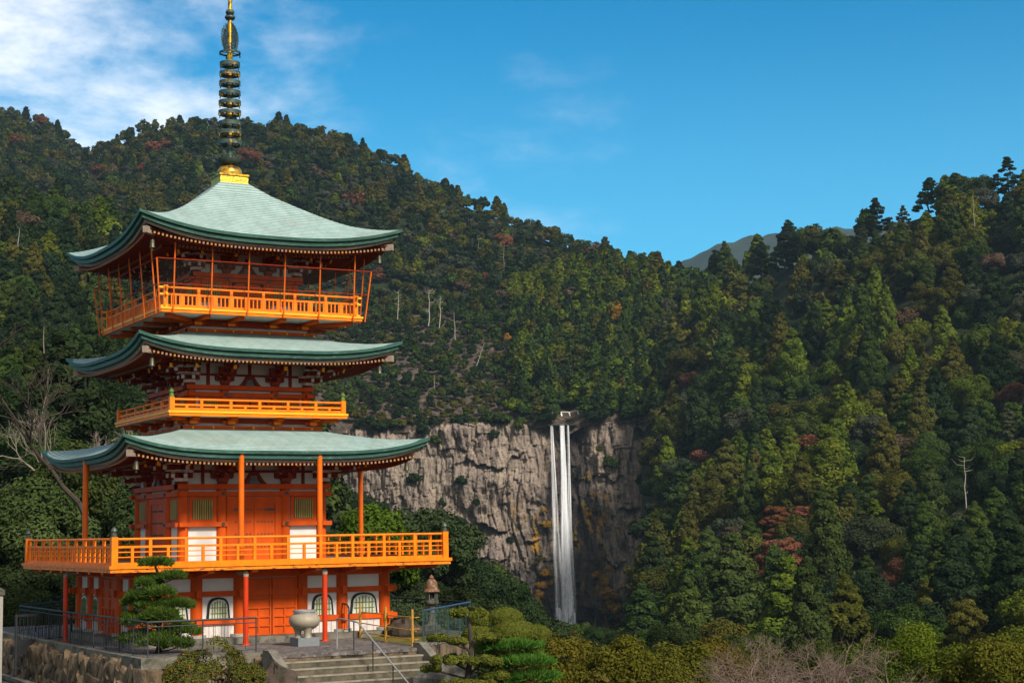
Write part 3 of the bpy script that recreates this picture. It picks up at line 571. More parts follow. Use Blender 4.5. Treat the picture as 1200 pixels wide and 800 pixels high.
# ---- ground storey
H0 = 4.2
w = PB(); w.span(-H0, H0, -H0-.03, -H0+.15, -3.33, -1.27); side_objs('plaster_wall', w, 'white')
for x0, x1 in ((-4.0, -2.8), (-2.4, -1.3), (1.3, 2.4), (2.8, 4.0)):
    w = PB(); w.span(x0, x1, -H0-.07, -H0-.02, -3.33, -2.92); sk = side_objs('skirting_board', w, 'dull_white')
    w = PB()
    for k in range(1, 5): w.span(x0+(x1-x0)*k/5-.008, x0+(x1-x0)*k/5+.008, -H0-.078, -H0-.06, -3.33, -2.92)
    kids(sk, 'board_joint', w, 'wood_grey')
colx = (-4.2, -2.6, -1.12, 1.12, 2.6)
cme = None
for k in range(4):
    for x in colx:
        if cme is None:
            q = PB(); q.tube((0, 0, -3.3), (0, 0, -1.13), .215, .205, 18); cme = q.mesh('column')
            q = PB(); q.ring(0, 0, -3.34, -3.24, .0001, .34, 16); bme = q.mesh('column_base')
        o = link('column', cme, M['vermilion'], PG); a = k*math.pi/2
        o.location = (x*math.cos(a)+H0*math.sin(a), x*math.sin(a)-H0*math.cos(a), 0)
        s = link('column_base', bme, M['granite'], o)
w = PB(); w.span(-4.66, 4.66, -H0-.13, -H0+.06, -1.99, -1.82); side_objs('middle_beam', w, 'vermilion')
w = PB()
for x0, x1 in ((-4.66, -1.0), (1.0, 4.66)): w.span(x0, x1, -H0-.13, -H0+.06, -2.93, -2.755)
side_each('lower_beam', w, 'vermilion')
w = PB(); w.span(-4.38, 4.38, -H0-.16, -H0+.1, -1.40, -1.12); side_objs('upper_beam', w, 'vermilion')
w = PB()
for x in (-4.2, -2.6, -1.12, 1.12, 2.6, 4.2):
    for z in (-1.9, -2.84):
        if z < -2 and abs(x) < 1.2: continue
        w.box(x, -H0-.26, z, .17, .12, .25)
side_each('beam_end', w, 'vermilion')
# double door of the ground storey
d = PB(); d.span(-.92, .92, -H0-.10, -H0-.03, -3.32, -1.42); doors = side_objs('double_door', d, 'vermilion')
d = PB(); Y0, Y1 = -H0-.145, -H0-.098
for x0 in (-.90, .02):
    x1 = x0+.88
    d.span(x0, x0+.06, Y0, Y1, -3.32, -1.43); d.span(x1-.06, x1, Y0, Y1, -3.32, -1.43)
    for z in (-3.30, -3.02, -2.72, -2.42, -2.09, -1.78, -1.47): d.span(x0+.06, x1-.06, Y0, Y1, z-.025, z+.025)
    d.span((x0+x1)/2-.03, (x0+x1)/2+.03, Y0, Y1, -3.28, -2.45)
kids(doors, 'door_rails', d, 'vermilion')
d = PB(); d.span(-.008, .008, -H0-.128, -H0-.099, -3.32, -1.42)
kids(doors, 'door_gap', d, 'dark_void')
# bell-shaped windows
def bell(cx, hw, z0, z1, grow=0.0):
    hw += grow; pts = [(cx-hw*1.12, z0-grow), (cx+hw*1.12, z0-grow), (cx+hw*.98, z0+(z1-z0)*.70)]
    for t, hh in ((.84, .80), (.68, .90), (.42, .955), (.0, .985), (-.42, .955), (-.68, .90), (-.84, .80)):
        pts.append((cx+hw*t, z0+(z1-z0+grow)*hh))
    pts.append((cx-hw*.98, z0+(z1-z0)*.70)); return pts
for cx, hw in ((3.40, .40), (1.86, .30), (-1.86, .30), (-3.40, .40)):
    f = PB(); f.prism(bell(cx, hw, -2.74, -2.08, .07), -H0-.10, -H0-.02); fr = side_objs('window', f, 'black')
    f = PB(); f.prism(bell(cx, hw, -2.74, -2.08), -H0-.115, -H0-.09); kids(fr, 'window_pane', f, 'pane')
    f = PB()
    for t in (-.75, -.45, -.15, .15, .45, .75): f.span(cx+hw*t-.014, cx+hw*t+.014, -H0-.135, -H0-.112, -2.74, -2.12-.14*abs(t))
    for z in (-2.55, -2.36): f.span(cx-hw*.95, cx+hw*.95, -H0-.132, -H0-.112, z-.014, z+.014)
    kids(fr, 'window_lattice', f, 'lattice')

# ---- first deck
def deck(half, ztop, strips, under, name='balcony_deck', umat='dark_vermilion'):
    q = PB(); q.span(-half+.05, half-.05, -half+.05, half-.05, under, ztop-.02); dk = q.build(name, M[umat], PG)
    for i, (h, z0, z1, mk) in enumerate(strips):
        q = PB()
        for k in range(4):
            a = k*math.pi/2
            e = .001*k
            vs = MB().span(-h-e*0, h, -h, -h+.12, z0, z1).v
            q.add([(x*math.cos(a)-y*math.sin(a), x*math.sin(a)+y*math.cos(a), z) for x, y, z in vs], [(3,2,1,0),(4,5,6,7),(0,1,5,4),(2,3,7,6)])
        q.build('deck_edge', M[mk], dk)
    q = PB(); q.span(-half+.13, half-.13, -half+.13, half-.13, ztop-.019, ztop-.004); q.build('floor_boards', M['wood_grey'], dk)
    return dk
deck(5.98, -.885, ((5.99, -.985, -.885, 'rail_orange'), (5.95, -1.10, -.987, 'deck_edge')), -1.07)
w = PB()
for x in (-4.2, -2.6, -1.12, 1.12, 2.6, 4.2):
    w.add(*(lambda v: (v, [(3,2,1,0),(4,5,6,7),(0,1,5,4),(1,2,6,5),(2,3,7,6),(3,0,4,7)]))(
        [(x-.11, -5.72, -1.19), (x+.11, -5.72, -1.19), (x+.11, -4.2, -1.36), (x-.11, -4.2, -1.36), (x-.11, -5.72, -1.075), (x+.11, -5.72, -1.075), (x+.11, -4.2, -1.075), (x-.11, -4.2, -1.075)]))
side_each('deck_bracket', w, 'vermilion')
w = PB()
for x in (-4.2, -2.6, -1.12, 1.12, 2.6, 4.2): w.box(x, -5.725, -1.132, .225, .02, .117)
side_each('bracket_cap', w, 'rail_orange')
w = PB(); w.beam((-4.2, -4.2, -1.2), (-5.6, -5.6, -1.14), .22, .14); side_objs('corner_bracket', w, 'vermilion')

# ---- railings
def railing(half, zt, zb, zm, npan, thin, style, posts_mk='rail_orange', finial=None, cr=.09):
    rails = PB(); n = npan; W_ = half
    rails.tube((-W_, -W_, zt-.035), (W_, -W_, zt-.035), .038, .038, 8)
    rails.span(-W_, W_, -W_-.035, -W_+.035, zm-.035, zm+.035)
    rails.span(-W_, W_, -W_-.055, -W_+.055, zb, zb+.11)
    for z in thin: rails.span(-W_, W_, -W_-.016, -W_+.016, z-.016, z+.016)
    rl = side_objs('railing', rails, 'rail_orange')
    st = PB(); step = 2*half/n
    for i in range(1, 2*n):
        x = -half + i*step/2
        if i % 2 == 0: st.box(x, -W_, (zt-.05+zb)/2, .10, .09, zt-.05-zb)
        else: st.box(x, -W_, (zm+.03+zb)/2, .09, .08, zm-.03-zb+.05)
    for q in islands(st):
        me_ = q.mesh('railing_strut')
        for k in (0, 3): link('railing_strut', me_, M['rail_orange'], rl[k])
    for o in kids((rl[1], rl[2]), 'railing_strut', st, 'rail_orange'): o['kind'] = 'stuff'
    if style == 'bars':
        q = PB(); m = n*2*4
        for i in range(m):
            x = -half + (i+.5)*2*half/m; q.box(x, -W_, (zb+zm)/2, .045, .04, zm-zb-.05)
        for o in kids(rl, 'balusters', q, 'rail_orange'): o['kind'] = 'stuff'
    q = PB(); q.box(-W_, -W_, (zt+.02+zb)/2, 2*cr, 2*cr, zt+.05-zb); cp = side_objs('corner_post', q, 'rail_orange')
    if finial:
        q = PB(); z = zt+.045
        q.lathe([(cr*.95, z), (cr*.95, z+.10), (cr*.7, z+.11), (cr*.7, z+.14), (cr*1.05, z+.17), (cr*1.0, z+.21), (cr*.55, z+.27), (cr*.08, z+.32)], -W_, -W_, 14)
        kids(cp, 'finial', q, finial)
M['finial_bronze'] = mat('finial_bronze', (.07, .085, .06), .45, .3, 8, metal=.4)
M['finial_green'] = mat('finial_green', (.13, .18, .035), .55, .35, 8)
railing(5.80, -.02, -.90, -.30, 10, (-.46, -.62), 'plain', finial='finial_bronze', cr=.10)
railing(3.14, 4.66, 4.23, 4.44, 6, (), 'plain', finial='finial_green', cr=.085)
railing(3.50, 8.42, 7.69, 8.15, 6, (), 'bars', cr=.07)
q = PB()                                                     # crossing rail ends of the top railing
for z, l in ((8.385, .22), (8.15, .2), (7.74, .16)):
    q.span(-3.5-l, -3.5, -3.535, -3.465, z-.035, z+.035); q.span(3.5, 3.5+l, -3.535, -3.465, z-.035, z+.035)
side_objs('rail_end', q, 'yellow')

# ---- storey walls above the decks
def storey(hc, crad, xi, zf, beam0, beam1, sill, win, dor, b0half, arch, zwall):
    w = PB(); w.span(-hc, hc, -hc-.02, -hc+.12, zf, zwall); side_objs('plaster_wall', w, 'white')
    q = PB(); q.tube((0, 0, zf), (0, 0, beam0[0]+.01), crad, crad*.97, 16); me = q.mesh('column')
    for k in range(4):
        a = k*math.pi/2
        for x in (-hc, -xi, xi):
            o = link('column', me, M['vermilion'], PG); o.location = (x*math.cos(a)+hc*math.sin(a), x*math.sin(a)-hc*math.cos(a), 0)
    ext = crad+.15
    w = PB(); w.span(-b0half, b0half, -b0half, -b0half+.4, *beam0); side_objs('wall_plate', w, 'vermilion')
    w = PB(); w.span(-hc-ext, hc+ext, -hc-crad-.025, -hc+.05, *beam1); side_objs('head_beam', w, 'vermilion')
    st = PB()
    zs = [(beam1[0]+beam1[1])/2]
    if sill:
        w = PB()
        for x0, x1 in ((-hc-ext, -dor[1]-.001), (dor[1]+.001, hc+ext)): w.span(x0, x1, -hc-crad-.03, -hc+.05, *sill)
        side_each('sill_beam', w, 'vermilion'); zs.append((sill[0]+sill[1])/2)
    for z in zs:
        for x in (-hc, -xi, xi, hc): st.tube((x, -hc-crad-.065, z), (x, -hc-crad-.02, z), .062, .062, 10)
    side_each('beam_stud', st, 'bronze_dark')
    # slatted windows either side of the door
    for sg in (-1, 1):
        x0, x1 = sorted((sg*win[0], sg*win[1])); z0, z1 = win[2], win[3]
        f = PB(); f.span(x0-.12, x1+.12, -hc-.08, -hc-.015, z0-.1, z1+.1); fr = side_objs('window', f, 'vermilion')
        f = PB(); f.span(x0, x1, -hc-.09, -hc-.07, z0, z1); kids(fr, 'dark_backing', f, 'dark_void')  # solid near-black panel standing in for the shade behind the slats
        f = PB(); n = 9
        for i in range(n):
            x = x0+(i+.5)*(x1-x0)/n; f.box(x, -hc-.10, (z0+z1)/2, (x1-x0)/n*.55, .03, z1-z0, 0.0)
        kids(fr, 'window_slat', f, 'slat')
        if not sill or True:
            f = PB(); f.span(min(sg*xi, x0-.12 if sg > 0 else x1+.12), max(sg*xi, x0-.12 if sg > 0 else x1+.12), -hc-.05, -hc-.018, z0-.1, beam1[0])
    # door
    dw, fw, dz, fz = dor
    f = PB(); f.span(-fw, -dw, -hc-.13, -hc, zf, fz); f.span(dw, fw, -hc-.13, -hc, zf, fz); f.span(-dw, dw, -hc-.13, -hc, dz, fz); fr = side_objs('door_frame', f, 'vermilion')
    if arch:
        f = PB(); f.span(-dw, dw, -hc-.05, -hc-.022, zf, dz); kids(fr, 'door_recess', f, 'black')
        lf = PB()
        for sg in (-1, 1):
            xa, xb = .045*sg, (dw-.02)*sg; pts = [(xa, zf), (xb, zf), (xb, dz-.30), (xb*.93, dz-.14), (xb*.72, dz-.03), (xa, dz-.03)]
            if sg < 0: pts = pts[::-1]
            lf.prism(pts, -hc-.085, -hc-.049)
        side_each('door', lf, 'vermilion')
    else:
        lf = PB(); lf.span(-dw, -.008, -hc-.085, -hc-.022, zf, dz); lf.span(.008, dw, -hc-.085, -hc-.022, zf, dz); lv = side_objs('door', lf, 'vermilion')
        sd_ = PB()
        for z in (dz-.24, dz-.66, dz-1.08, dz-1.5):
            for sg in (-1, 1):
                for x in (.14, .27, .40, .53, .66): sd_.tube((sg*x, -hc-.115, z), (sg*x, -hc-.08, z), .028, .024, 8)
        kids(lv, 'door_stud', sd_, 'bronze_dark')
        sd_ = PB()
        for sg in (-1, 1): sd_.span(sg*.44, sg*.76, -hc-.105, -hc-.083, dz-.275, dz-.205)
        kids(lv, 'door_hinge', sd_, 'bronze_dark')
storey(2.53, .19, 1.16, -.89, (1.60, 1.77), (1.36, 1.52), (.32, .47), (1.49, 2.21, .57, 1.25), (.77, 1.0, 1.13, 1.34), 2.80, False, 2.95)
storey(2.12, .16, .93, 4.2, (5.07, 5.22), (4.83, 4.98), (4.34, 4.43), (1.18, 1.74, 4.50, 4.76), (.62, .74, 4.74, 4.80), 2.36, True, 6.35)
storey(1.83, .14, .78, 7.67, (9.08, 9.23), (8.98, 9.06), (8.22, 8.30), (1.00, 1.58, 8.42, 8.88), (.60, .66, 8.94, 8.98), 2.06, True, 10.1)

# ---- struts, stringers and bracket clusters between wall plate and eaves
def bracket_meshes(s):
    r = PB(); p = PB(); c = PB()
    def B(mb, x0, x1, y0, y1, z0, z1): mb.span(x0*s, x1*s, y0*s, y1*s, z0*s-DZ, z1*s-DZ)
    B(r, -.17, .17, -.22, .12, .0, .10); B(p, -.20, .20, -.25, .12, .10, .22)
    for y, z, hw in ((-.06, .22, .43), (-.50, .50, .38), (-.98, .74, .32)):
        B(r, -hw, hw, y-.075, y+.075, z, z+.15)
        B(p, -hw+.06, hw-.06, y-.08, y+.08, z-.03, z+.004)
        for x in (-hw+.09, 0, hw-.09):
            B(r, x-.09, x+.09, y-.10, y+.10, z+.15, z+.20); B(p, x-.115, x+.115, y-.12, y+.12, z+.20, z+.28)
    B(r, -.075, .075, -.58, .1, .22, .38); B(r, -.075, .075, -1.06, .1, .50, .65)
    B(p, -.08, .08, -.62, -.575, .22, .37); B(p, -.08, .08, -1.10, -1.055, .50, .64)
    r.beam((0, .1*s, 1.10*s-DZ), (0, -1.42*s, .70*s-DZ), .14*s, .17*s)
    c.beam((0, -1.415*s, .703*s-DZ), (0, -1.45*s, .693*s-DZ), .15*s, .18*s)
    return r.mesh('bracket'), p.mesh('bearing_block'), c.mesh('tail_cap')
def brackets(hc, xi, z, s, zwall):
    r, p, c = bracket_meshes(s); p2 = p.copy()
    for k in range(4):
        a = k*math.pi/2
        for x in (-xi, xi):
            o = link('bracket', r, M['bracket_red'], PG); o.rotation_euler = (0, 0, a); o.location = (x*math.cos(a)+hc*math.sin(a), x*math.sin(a)-hc*math.cos(a), z+DZ)
            link('bearing_block', p2, M['block_red'], o); link('tail_cap', c, M['yellow'], o)
        for off in (-math.pi/4, -math.pi/4-.62, -math.pi/4+.62):
            o = link('corner_bracket', r, M['bracket_red'], PG); o.rotation_euler = (0, 0, a+off)
            o.scale = (.8, 1.3 if off == -math.pi/4 else 1.06, 1)
            o.location = (-hc*math.cos(a)+hc*math.sin(a), -hc*math.sin(a)-hc*math.cos(a), z+DZ+(.004 if off != -math.pi/4 else 0))
            link('bearing_block', p, M['dull_white'], o); link('tail_cap', c, M['yellow'], o)
    w = PB(); zz = z+.42*s
    w.span(-hc, hc, -hc-.055, -hc-.015, zz, zz+.10*s)
    for x in ((-hc-xi)/2, (hc+xi)/2, 0): w.span(x-.06, x+.06, -hc-.05, -hc-.016, z + (.0 if x else .4*s), zwall-.3)
    w.span(-hc, hc, -hc-.06, -hc-.015, z+1.02*s, z+1.14*s)
    side_objs('wall_strut', w, 'bracket_red')
    w = PB()
    for (y, zq) in ((.98, 1.03),):
        w.span(-hc-y*s, hc+y*s, -hc-y*s-.07, -hc-y*s+.07, z+zq*s, z+(zq+.13)*s)
    side_objs('eave_purlin', w, 'bracket_red')
    # frog-leg strut over the door
    w = PB(); w.prism([(-.52*s, z), (-.30*s, z), (-.20*s, z+.12*s), (-.12*s, z+.30*s), (.12*s, z+.30*s), (.20*s, z+.12*s), (.30*s, z), (.52*s, z), (.40*s, z+.10*s), (.27*s, z+.26*s), (.18*s, z+.44*s), (-.18*s, z+.44*s), (-.27*s, z+.26*s), (-.40*s, z+.10*s)], -hc-.13, -hc-.016)
    fl = side_objs('frog_leg_strut', w, 'bracket_red')
    w = PB(); w.prism([(-.22*s, z+.002), (.22*s, z+.002), (.15*s, z+.2*s), (.0, z+.3*s), (-.15*s, z+.2*s)], -hc-.10, -hc-.02); kids(fl, 'carved_panel', w, 'granite_blue')
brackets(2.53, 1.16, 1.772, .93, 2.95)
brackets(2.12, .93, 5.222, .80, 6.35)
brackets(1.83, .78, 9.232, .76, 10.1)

# ---- roofs
def roof(E, T, prof, lift, lbase, woodz, wall_half, wall_z, spacing, lexp):
    """E half width at the eave, T half width at the top, prof [(half, z)] along the middle of a side"""
    ph = [p[0] for p in prof][::-1]; pz = [p[1] for p in prof][::-1]
    if ph[0] > ph[-1]: ph, pz = ph[::-1], pz[::-1]
    def lf(x, h): return lift*abs(x/h)**lexp*max(0, (h-lbase)/(E-lbase))**3
    def zmid(h): return float(np.interp(h, ph, pz))
    ns, ntt = 44, 26; vs = []; fs = []; uv = []
    for k in range(4):
        a = k*math.pi/2; base = len(vs)
        for j in range(ntt+1):
            h0 = E + (T-E)*j/ntt
            for i in range(ns+1):
                s = -1+2*i/ns; h = h0 - .10*(1-s*s)*(h0/E)**6
                x, y, z = s*h0, -h, zmid(h0)+lf(s*h0, h0)
                vs.append((x*math.cos(a)-y*math.sin(a), x*math.sin(a)+y*math.cos(a), z+DZ)); uv.append((x+k*13, (E-h0)*1.12))
        for j in range(ntt):
            for i in range(ns):
                p = base+j*(ns+1)+i; fs.append((p, p+1, p+ns+2, p+ns+1))
    me = mesh_np('roof', vs, fs, True)
    ul = me.uv_layers.new(name='UVMap'); lv = np.empty(len(me.loops), dtype=np.int32); me.loops.foreach_get('vertex_index', lv)
    ul.data.foreach_set('uv', np.array(uv, dtype=np.float32)[lv].ravel())
    rf = link('roof', me, M['copper'], PG)
    ze = zmid(E)
    def strip(name, secs, mk):
        """a moulding that follows the eave; secs = closed section [(inset, drop)] below the roof edge"""
        V = []; F = []; m = len(secs)
        for k in range(4):
            a = k*math.pi/2; base = len(V)
            for i in range(ns+1):
                s = -1+2*i/ns
                for ins, dr in secs:
                    h0 = E-ins; x = s*h0; y = -(h0-.10*(1-s*s)); z = ze - dr + lf(s*E, E)*(1-ins*.12)
                    V.append((x*math.cos(a)-y*math.sin(a), x*math.sin(a)+y*math.cos(a), z+DZ))
            for i in range(ns):
                for j in range(m):
                    p = base+i*m+j; q = base+i*m+(j+1)%m; F.append((p, q, q+m, p+m))
        me = mesh_np(name, V, F, True); me.set_sharp_from_angle(angle=math.radians(40)); return link(name, me, M[mk], rf)
    strip('eave_lip', [(-.015, -.01), (.0, .095), (.16, .095), (.16, .0)], 'copper_edge')
    strip('eave_gap', [(.10, .08), (.10, .16), (.25, .16), (.25, .08)], 'copper_dark')
    strip('eave_fascia', [(.09, .15), (.11, .255), (.3, .255), (.3, .15)], 'copper_edge')
    strip('eave_gap', [(.2, .25), (.2, .29), (.4, .29), (.4, .25)], 'copper_dark')
    strip('eave_board', [(.22, .28), (.26, .385), (.45, .385), (.45, .28)], 'wood_grey')
    # soffit and rafters
    zw = woodz
    def under(x, h, lower=0.0):
        t = (E-.3-h)/(E-.3-wall_half); t = max(0, t)
        return zw + (wall_z-zw)*t - lower + lf(x, max(h, 1e-3)) *(.93 if h > lbase else 0)
    V = []; F = []; nsx, nh = 36, 8
    for k in range(4):
        a = k*math.pi/2; base = len(V)
        for j in range(nh+1):
            h = (E-.3)+(wall_half-(E-.3))*j/nh
            for i in range(nsx+1):
                x = (-1+2*i/nsx)*h; y = -h
                V.append((x*math.cos(a)-y*math.sin(a), x*math.sin(a)+y*math.cos(a), under(x, h)+DZ+.03))
        for j in range(nh):
            for i in range(nsx):
                p = base+j*(nsx+1)+i; F.append((p, p+nsx+1, p+nsx+2, p+1))
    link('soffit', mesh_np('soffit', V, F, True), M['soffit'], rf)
    rb = PB(); ends = PB(); n = int(2*(E-.4)/spacing)
    for i in range(n):
        x = -(E-.4)+(i+.5)*2*(E-.4)/n
        h1 = E-.36; h2 = max(abs(x)+.02, wall_half+.0); hm = E-1.5
        if h2 < hm:
            rb.beam((x, -h1, under(x, h1, .055)), (x, -hm, under(x, hm, .06)), .075, .085)
            if h2 < hm-.1: rb.beam((x, -hm-.28, under(x, hm+.28, .145)), (x, -h2, under(x, h2, .11)), .085, .10)
            ends.box(x, -hm-.285, under(x, hm+.28, .145), .087, .012, .10)
        elif h2 < h1-.05: rb.beam((x, -h1, under(x, h1, .055)), (x, -h2, under(x, h2, .06)), .075, .085)
        ends.box(x, -h1-.004, under(x, h1, .058), .062, .014, .072)
    me1 = rb.mesh('rafter'); me2 = ends.mesh('rafter_end')
    hb = PB(); hb.beam((-(E-.25), -(E-.25), under(E-.3, E-.3, .06)), (-wall_half, -wall_half, under(wall_half, wall_half, .1)), .16, .22); me3 = hb.mesh('hip_rafter')
    bl = PB(); xb = -(E-.62); zb = under(E-.6, E-.6, .14)
    bl.tube((xb, xb, zb), (xb, xb, zb-.12), .014, .014, 6); bl.lathe([(.02, zb-.10), (.065, zb-.12), (.075, zb-.2), (.085, zb-.34), (.10, zb-.37), (.10, zb-.385)], xb, xb, 12); bl.box(xb, xb, zb-.44, .05, .012, .07); me4 = bl.mesh('wind_bell')
    for k in range(4):
        for nm, m_, mk in (('rafter', me1, 'bracket_red'), ('rafter_end', me2, 'rafter_tip'), ('hip_rafter', me3, 'wood_grey'), ('wind_bell', me4, 'bell')):
            o = link(nm, m_, M[mk], rf); o.rotation_euler = (0, 0, k*math.pi/2)
            if nm in ('rafter', 'rafter_end'): o['kind'] = 'stuff'
M['rafter_tip'] = mat('rafter_tip', (.34, .15, .025), .6, .5, 3, col2=(.20, .15, .12), detail=2)
roof(5.45, 2.5, [(5.45, 2.78), (4.8, 3.02), (4.24, 3.19), (3.56, 3.40), (2.98, 3.54), (2.5, 3.68)], .515, 2.5, 2.40, 2.5, 2.86, .145, 3.9)
roof(4.75, 2.2, [(4.75, 6.26), (4.26, 6.44), (3.57, 6.66), (2.99, 6.82), (2.2, 7.10)], .47, 2.2, 5.90, 2.1, 6.28, .14, 3.3)
roof(4.77, .55, [(4.77, 10.18), (4.15, 10.51), (3.35, 10.93), (2.7, 11.33), (2.0, 11.78), (1.2, 12.31), (.55, 12.85)], .58, 1.8, 9.80, 1.8, 10.12, .14, 2.7)

# ---- balcony bases of the upper storeys
def balcony_base(bh, zb, zt, half, umat):
    w = PB(); w.span(-bh, bh, -bh, -bh+.25, zb, zb+.11); bb = side_objs('base_beam', w, 'vermilion')
    w = PB()
    for i in range(7): w.box(-bh+(i+.5)*2*bh/7, -bh-.004, zb+.055, .05, .012, .09)
    kids(bb, 'nail_cover', w, 'yellow')
    w = PB(); w.span(-bh+.18, bh-.18, -bh+.16, -bh+.4, zb+.10, zt); side_objs('balcony_wall', w, 'dull_white')
    w = PB(); w.span(-bh+.1, bh-.1, -bh+.10, -bh+.3, zb+.21, zt+.002); side_objs('balcony_beam', w, 'dark_vermilion')
    for x in (-bh+.35, -bh*.33, bh*.33, bh-.35):
        w = PB(); e = PB()
        w.span(x-.11, x+.11, -half+.25, -bh+.2, zt-.11, zt-.002); w.span(x-.13, x+.13, -bh-.12, -bh+.2, zt-.24, zt-.11); w.span(x-.28, x+.28, -bh+.02, -bh+.14, zt-.2, zt-.1)
        e.box(x, -bh-.125, zt-.175, .262, .012, .10)
        br = side_objs('balcony_bracket', w, 'vermilion'); kids(br, 'bracket_end', e, 'rail_orange')
    w = PB(); w.beam((-bh+.1, -bh+.1, zt-.06), (-half+.3, -half+.3, zt-.06), .2, .13); side_objs('corner_bracket', w, 'vermilion')
balcony_base(2.56, 3.67, 4.07, 3.28, 'dull_white')
deck(3.28, 4.235, ((3.29, 4.165, 4.235, 'yellow'), (3.26, 4.06, 4.163, 'rail_orange')), 4.07, umat='dull_white')
balcony_base(2.34, 7.07, 7.52, 3.70, 'dull_white')
deck(3.70, 7.69, ((3.71, 7.62, 7.69, 'yellow'), (3.68, 7.52, 7.618, 'rail_orange')), 7.53, umat='dull_white')

# ---- safety net frame round the top balcony
q = PB()
for i in range(6):
    x = -3.3+i*1.32; q.tube((x, -3.75, 7.5), (x, -3.95, 9.86), .028, .024, 6)
side_each('net_post', q, 'pole_orange')
q = PB(); q.tube((-3.75, -3.75, 7.5), (-3.935, -3.935, 9.3), .026, .026, 6); side_each('net_post', q, 'pole_orange')
q = PB(); q.tube((-3.935, -3.935, 9.3), (3.935, -3.935, 9.3), .018, .018, 6); q.tube((-3.84, -3.84, 8.47), (3.84, -3.84, 8.47), .016, .016, 6); side_each('net_rail', q, 'dark_vermilion')
q = PB(); q.add([(-3.75, -3.745, 7.52), (3.75, -3.745, 7.52), (3.93, -3.93, 9.3), (-3.93, -3.93, 9.3)], [(0, 1, 2, 3)]); side_objs('safety_net', q, 'net')

# ---- poles that prop the lowest eaves, rain pipes below the deck
for x, y in ((-1.4, -5.2), (1.39, -5.2), (5.2, 0), (-5.2, 0)):
    q = PB(); q.tube((x, y, -.89), (x, y, 2.72), .094, .094, 14); q.build('eave_pole', M['pole_orange'], PG)
for x, y, nx, ny in ((-1.44, -5.75, 0, 1), (1.33, -5.75, 0, 1), (-5.75, .3, 1, 0)):
    q = PB(); q.tube((x, y, GZ+.0), (x, y, -1.33), .086, .086, 14); q.tube((x, y, GZ), (x, y, GZ+.05), .14, .13, 14); dp = q.build('rain_pipe', M['pole_red'], PG)
    q = PB(); q.path([(x, y, -1.335), (x, y, -1.24), (x+nx*.12, y+ny*.12, -1.17), (x+nx*.7, y+ny*.7, -1.2)], .095, 12); q.build('pipe_elbow', M['wood_grey'], dp)

# ---- spire
sp_ = PB(); sp_.tube((0, 0, 17.4), (0, 0, 20.3), .105, .075, 12); spire = sp_.build('spire', M['gold'], PG)
sp_ = PB(); sp_.tube((0, 0, 13.0), (0, 0, 17.4), .12, .105, 12); sp_.build('spire_shaft', M['bronze'], spire)
q = PB(); q.span(-.53, .53, -.53, .53, 12.72, 13.16); rb_ = q.build('dew_basin', M['gold_panel'], spire)
q = PB(); q.span(-.58, .58, -.58, .58, 13.13, 13.19); q.span(-.56, .56, -.56, .56, 12.70, 12.76); q.build('basin_rim', M['gold'], spire)
q = PB(); q.lathe([(.46, 13.2), (.47, 13.3), (.44, 13.42), (.36, 13.52), (.22, 13.58), (.2, 13.62)], 0, 0, 24); q.build('inverted_bowl', M['gold'], spire)
q = PB(); q.lathe([(.2, 13.6), (.34, 13.66), (.43, 13.76), (.45, 13.84), (.34, 13.84), (.2, 13.74)], 0, 0, 20)
for i in range(12):
    a = i*math.pi/6; q.beam((.34*math.cos(a), .34*math.sin(a), 13.74), (.42*math.cos(a), .42*math.sin(a), 13.95), .13, .03)
q.build('lotus_petals', M['bronze'], spire)
for i, z in enumerate((14.45, 14.83, 15.18, 15.60, 15.98, 16.35, 16.73, 17.09, 17.45)):
    ro = .45-.009*i
    q = PB(); q.ring(0, 0, z-.075, z+.075, ro-.055, ro, 28); o = q.build('spire_ring', M['bronze'], spire)
    q = PB()
    for k in range(4):
        a = k*math.pi/2+.4; q.beam((.1*math.cos(a), .1*math.sin(a), z), ((ro-.03)*math.cos(a), (ro-.03)*math.sin(a), z), .05, .05)
    for k in range(6):
        a = k*math.pi/3+.2; q.tube((ro*math.cos(a), ro*math.sin(a), z-.06), (ro*math.cos(a), ro*math.sin(a), z-.15), .016, .022, 6)
    q.ring(0, 0, z-.09, z+.09, .1, .145, 12)
    q.build('ring_hub', M['gold'] if i in (1, 3, 4, 7) else M['bronze'], spire)
q = PB(); q.ring(0, 0, 17.86, 17.92, .35, .40, 28)
for k in range(4):
    a = k*math.pi/2; q.tube((.09*math.cos(a), .09*math.sin(a), 17.89), (.37*math.cos(a), .37*math.sin(a), 17.89), .02, .02, 6); q.tube((.39*math.cos(a), .39*math.sin(a), 17.86), (.39*math.cos(a), .39*math.sin(a), 17.76), .02, .03, 6)
q.build('crown_ring', M['bronze_dark'], spire)
def curl(q, c, r, ax, n=12, th=.013):
    pts = [(c[0]+ax[0]*r*math.cos(t*2*math.pi/n), c[1]+ax[1]*r*math.cos(t*2*math.pi/n), c[2]+r*math.sin(t*2*math.pi/n)) for t in range(n+1)]
    q.path(pts, th, 4)
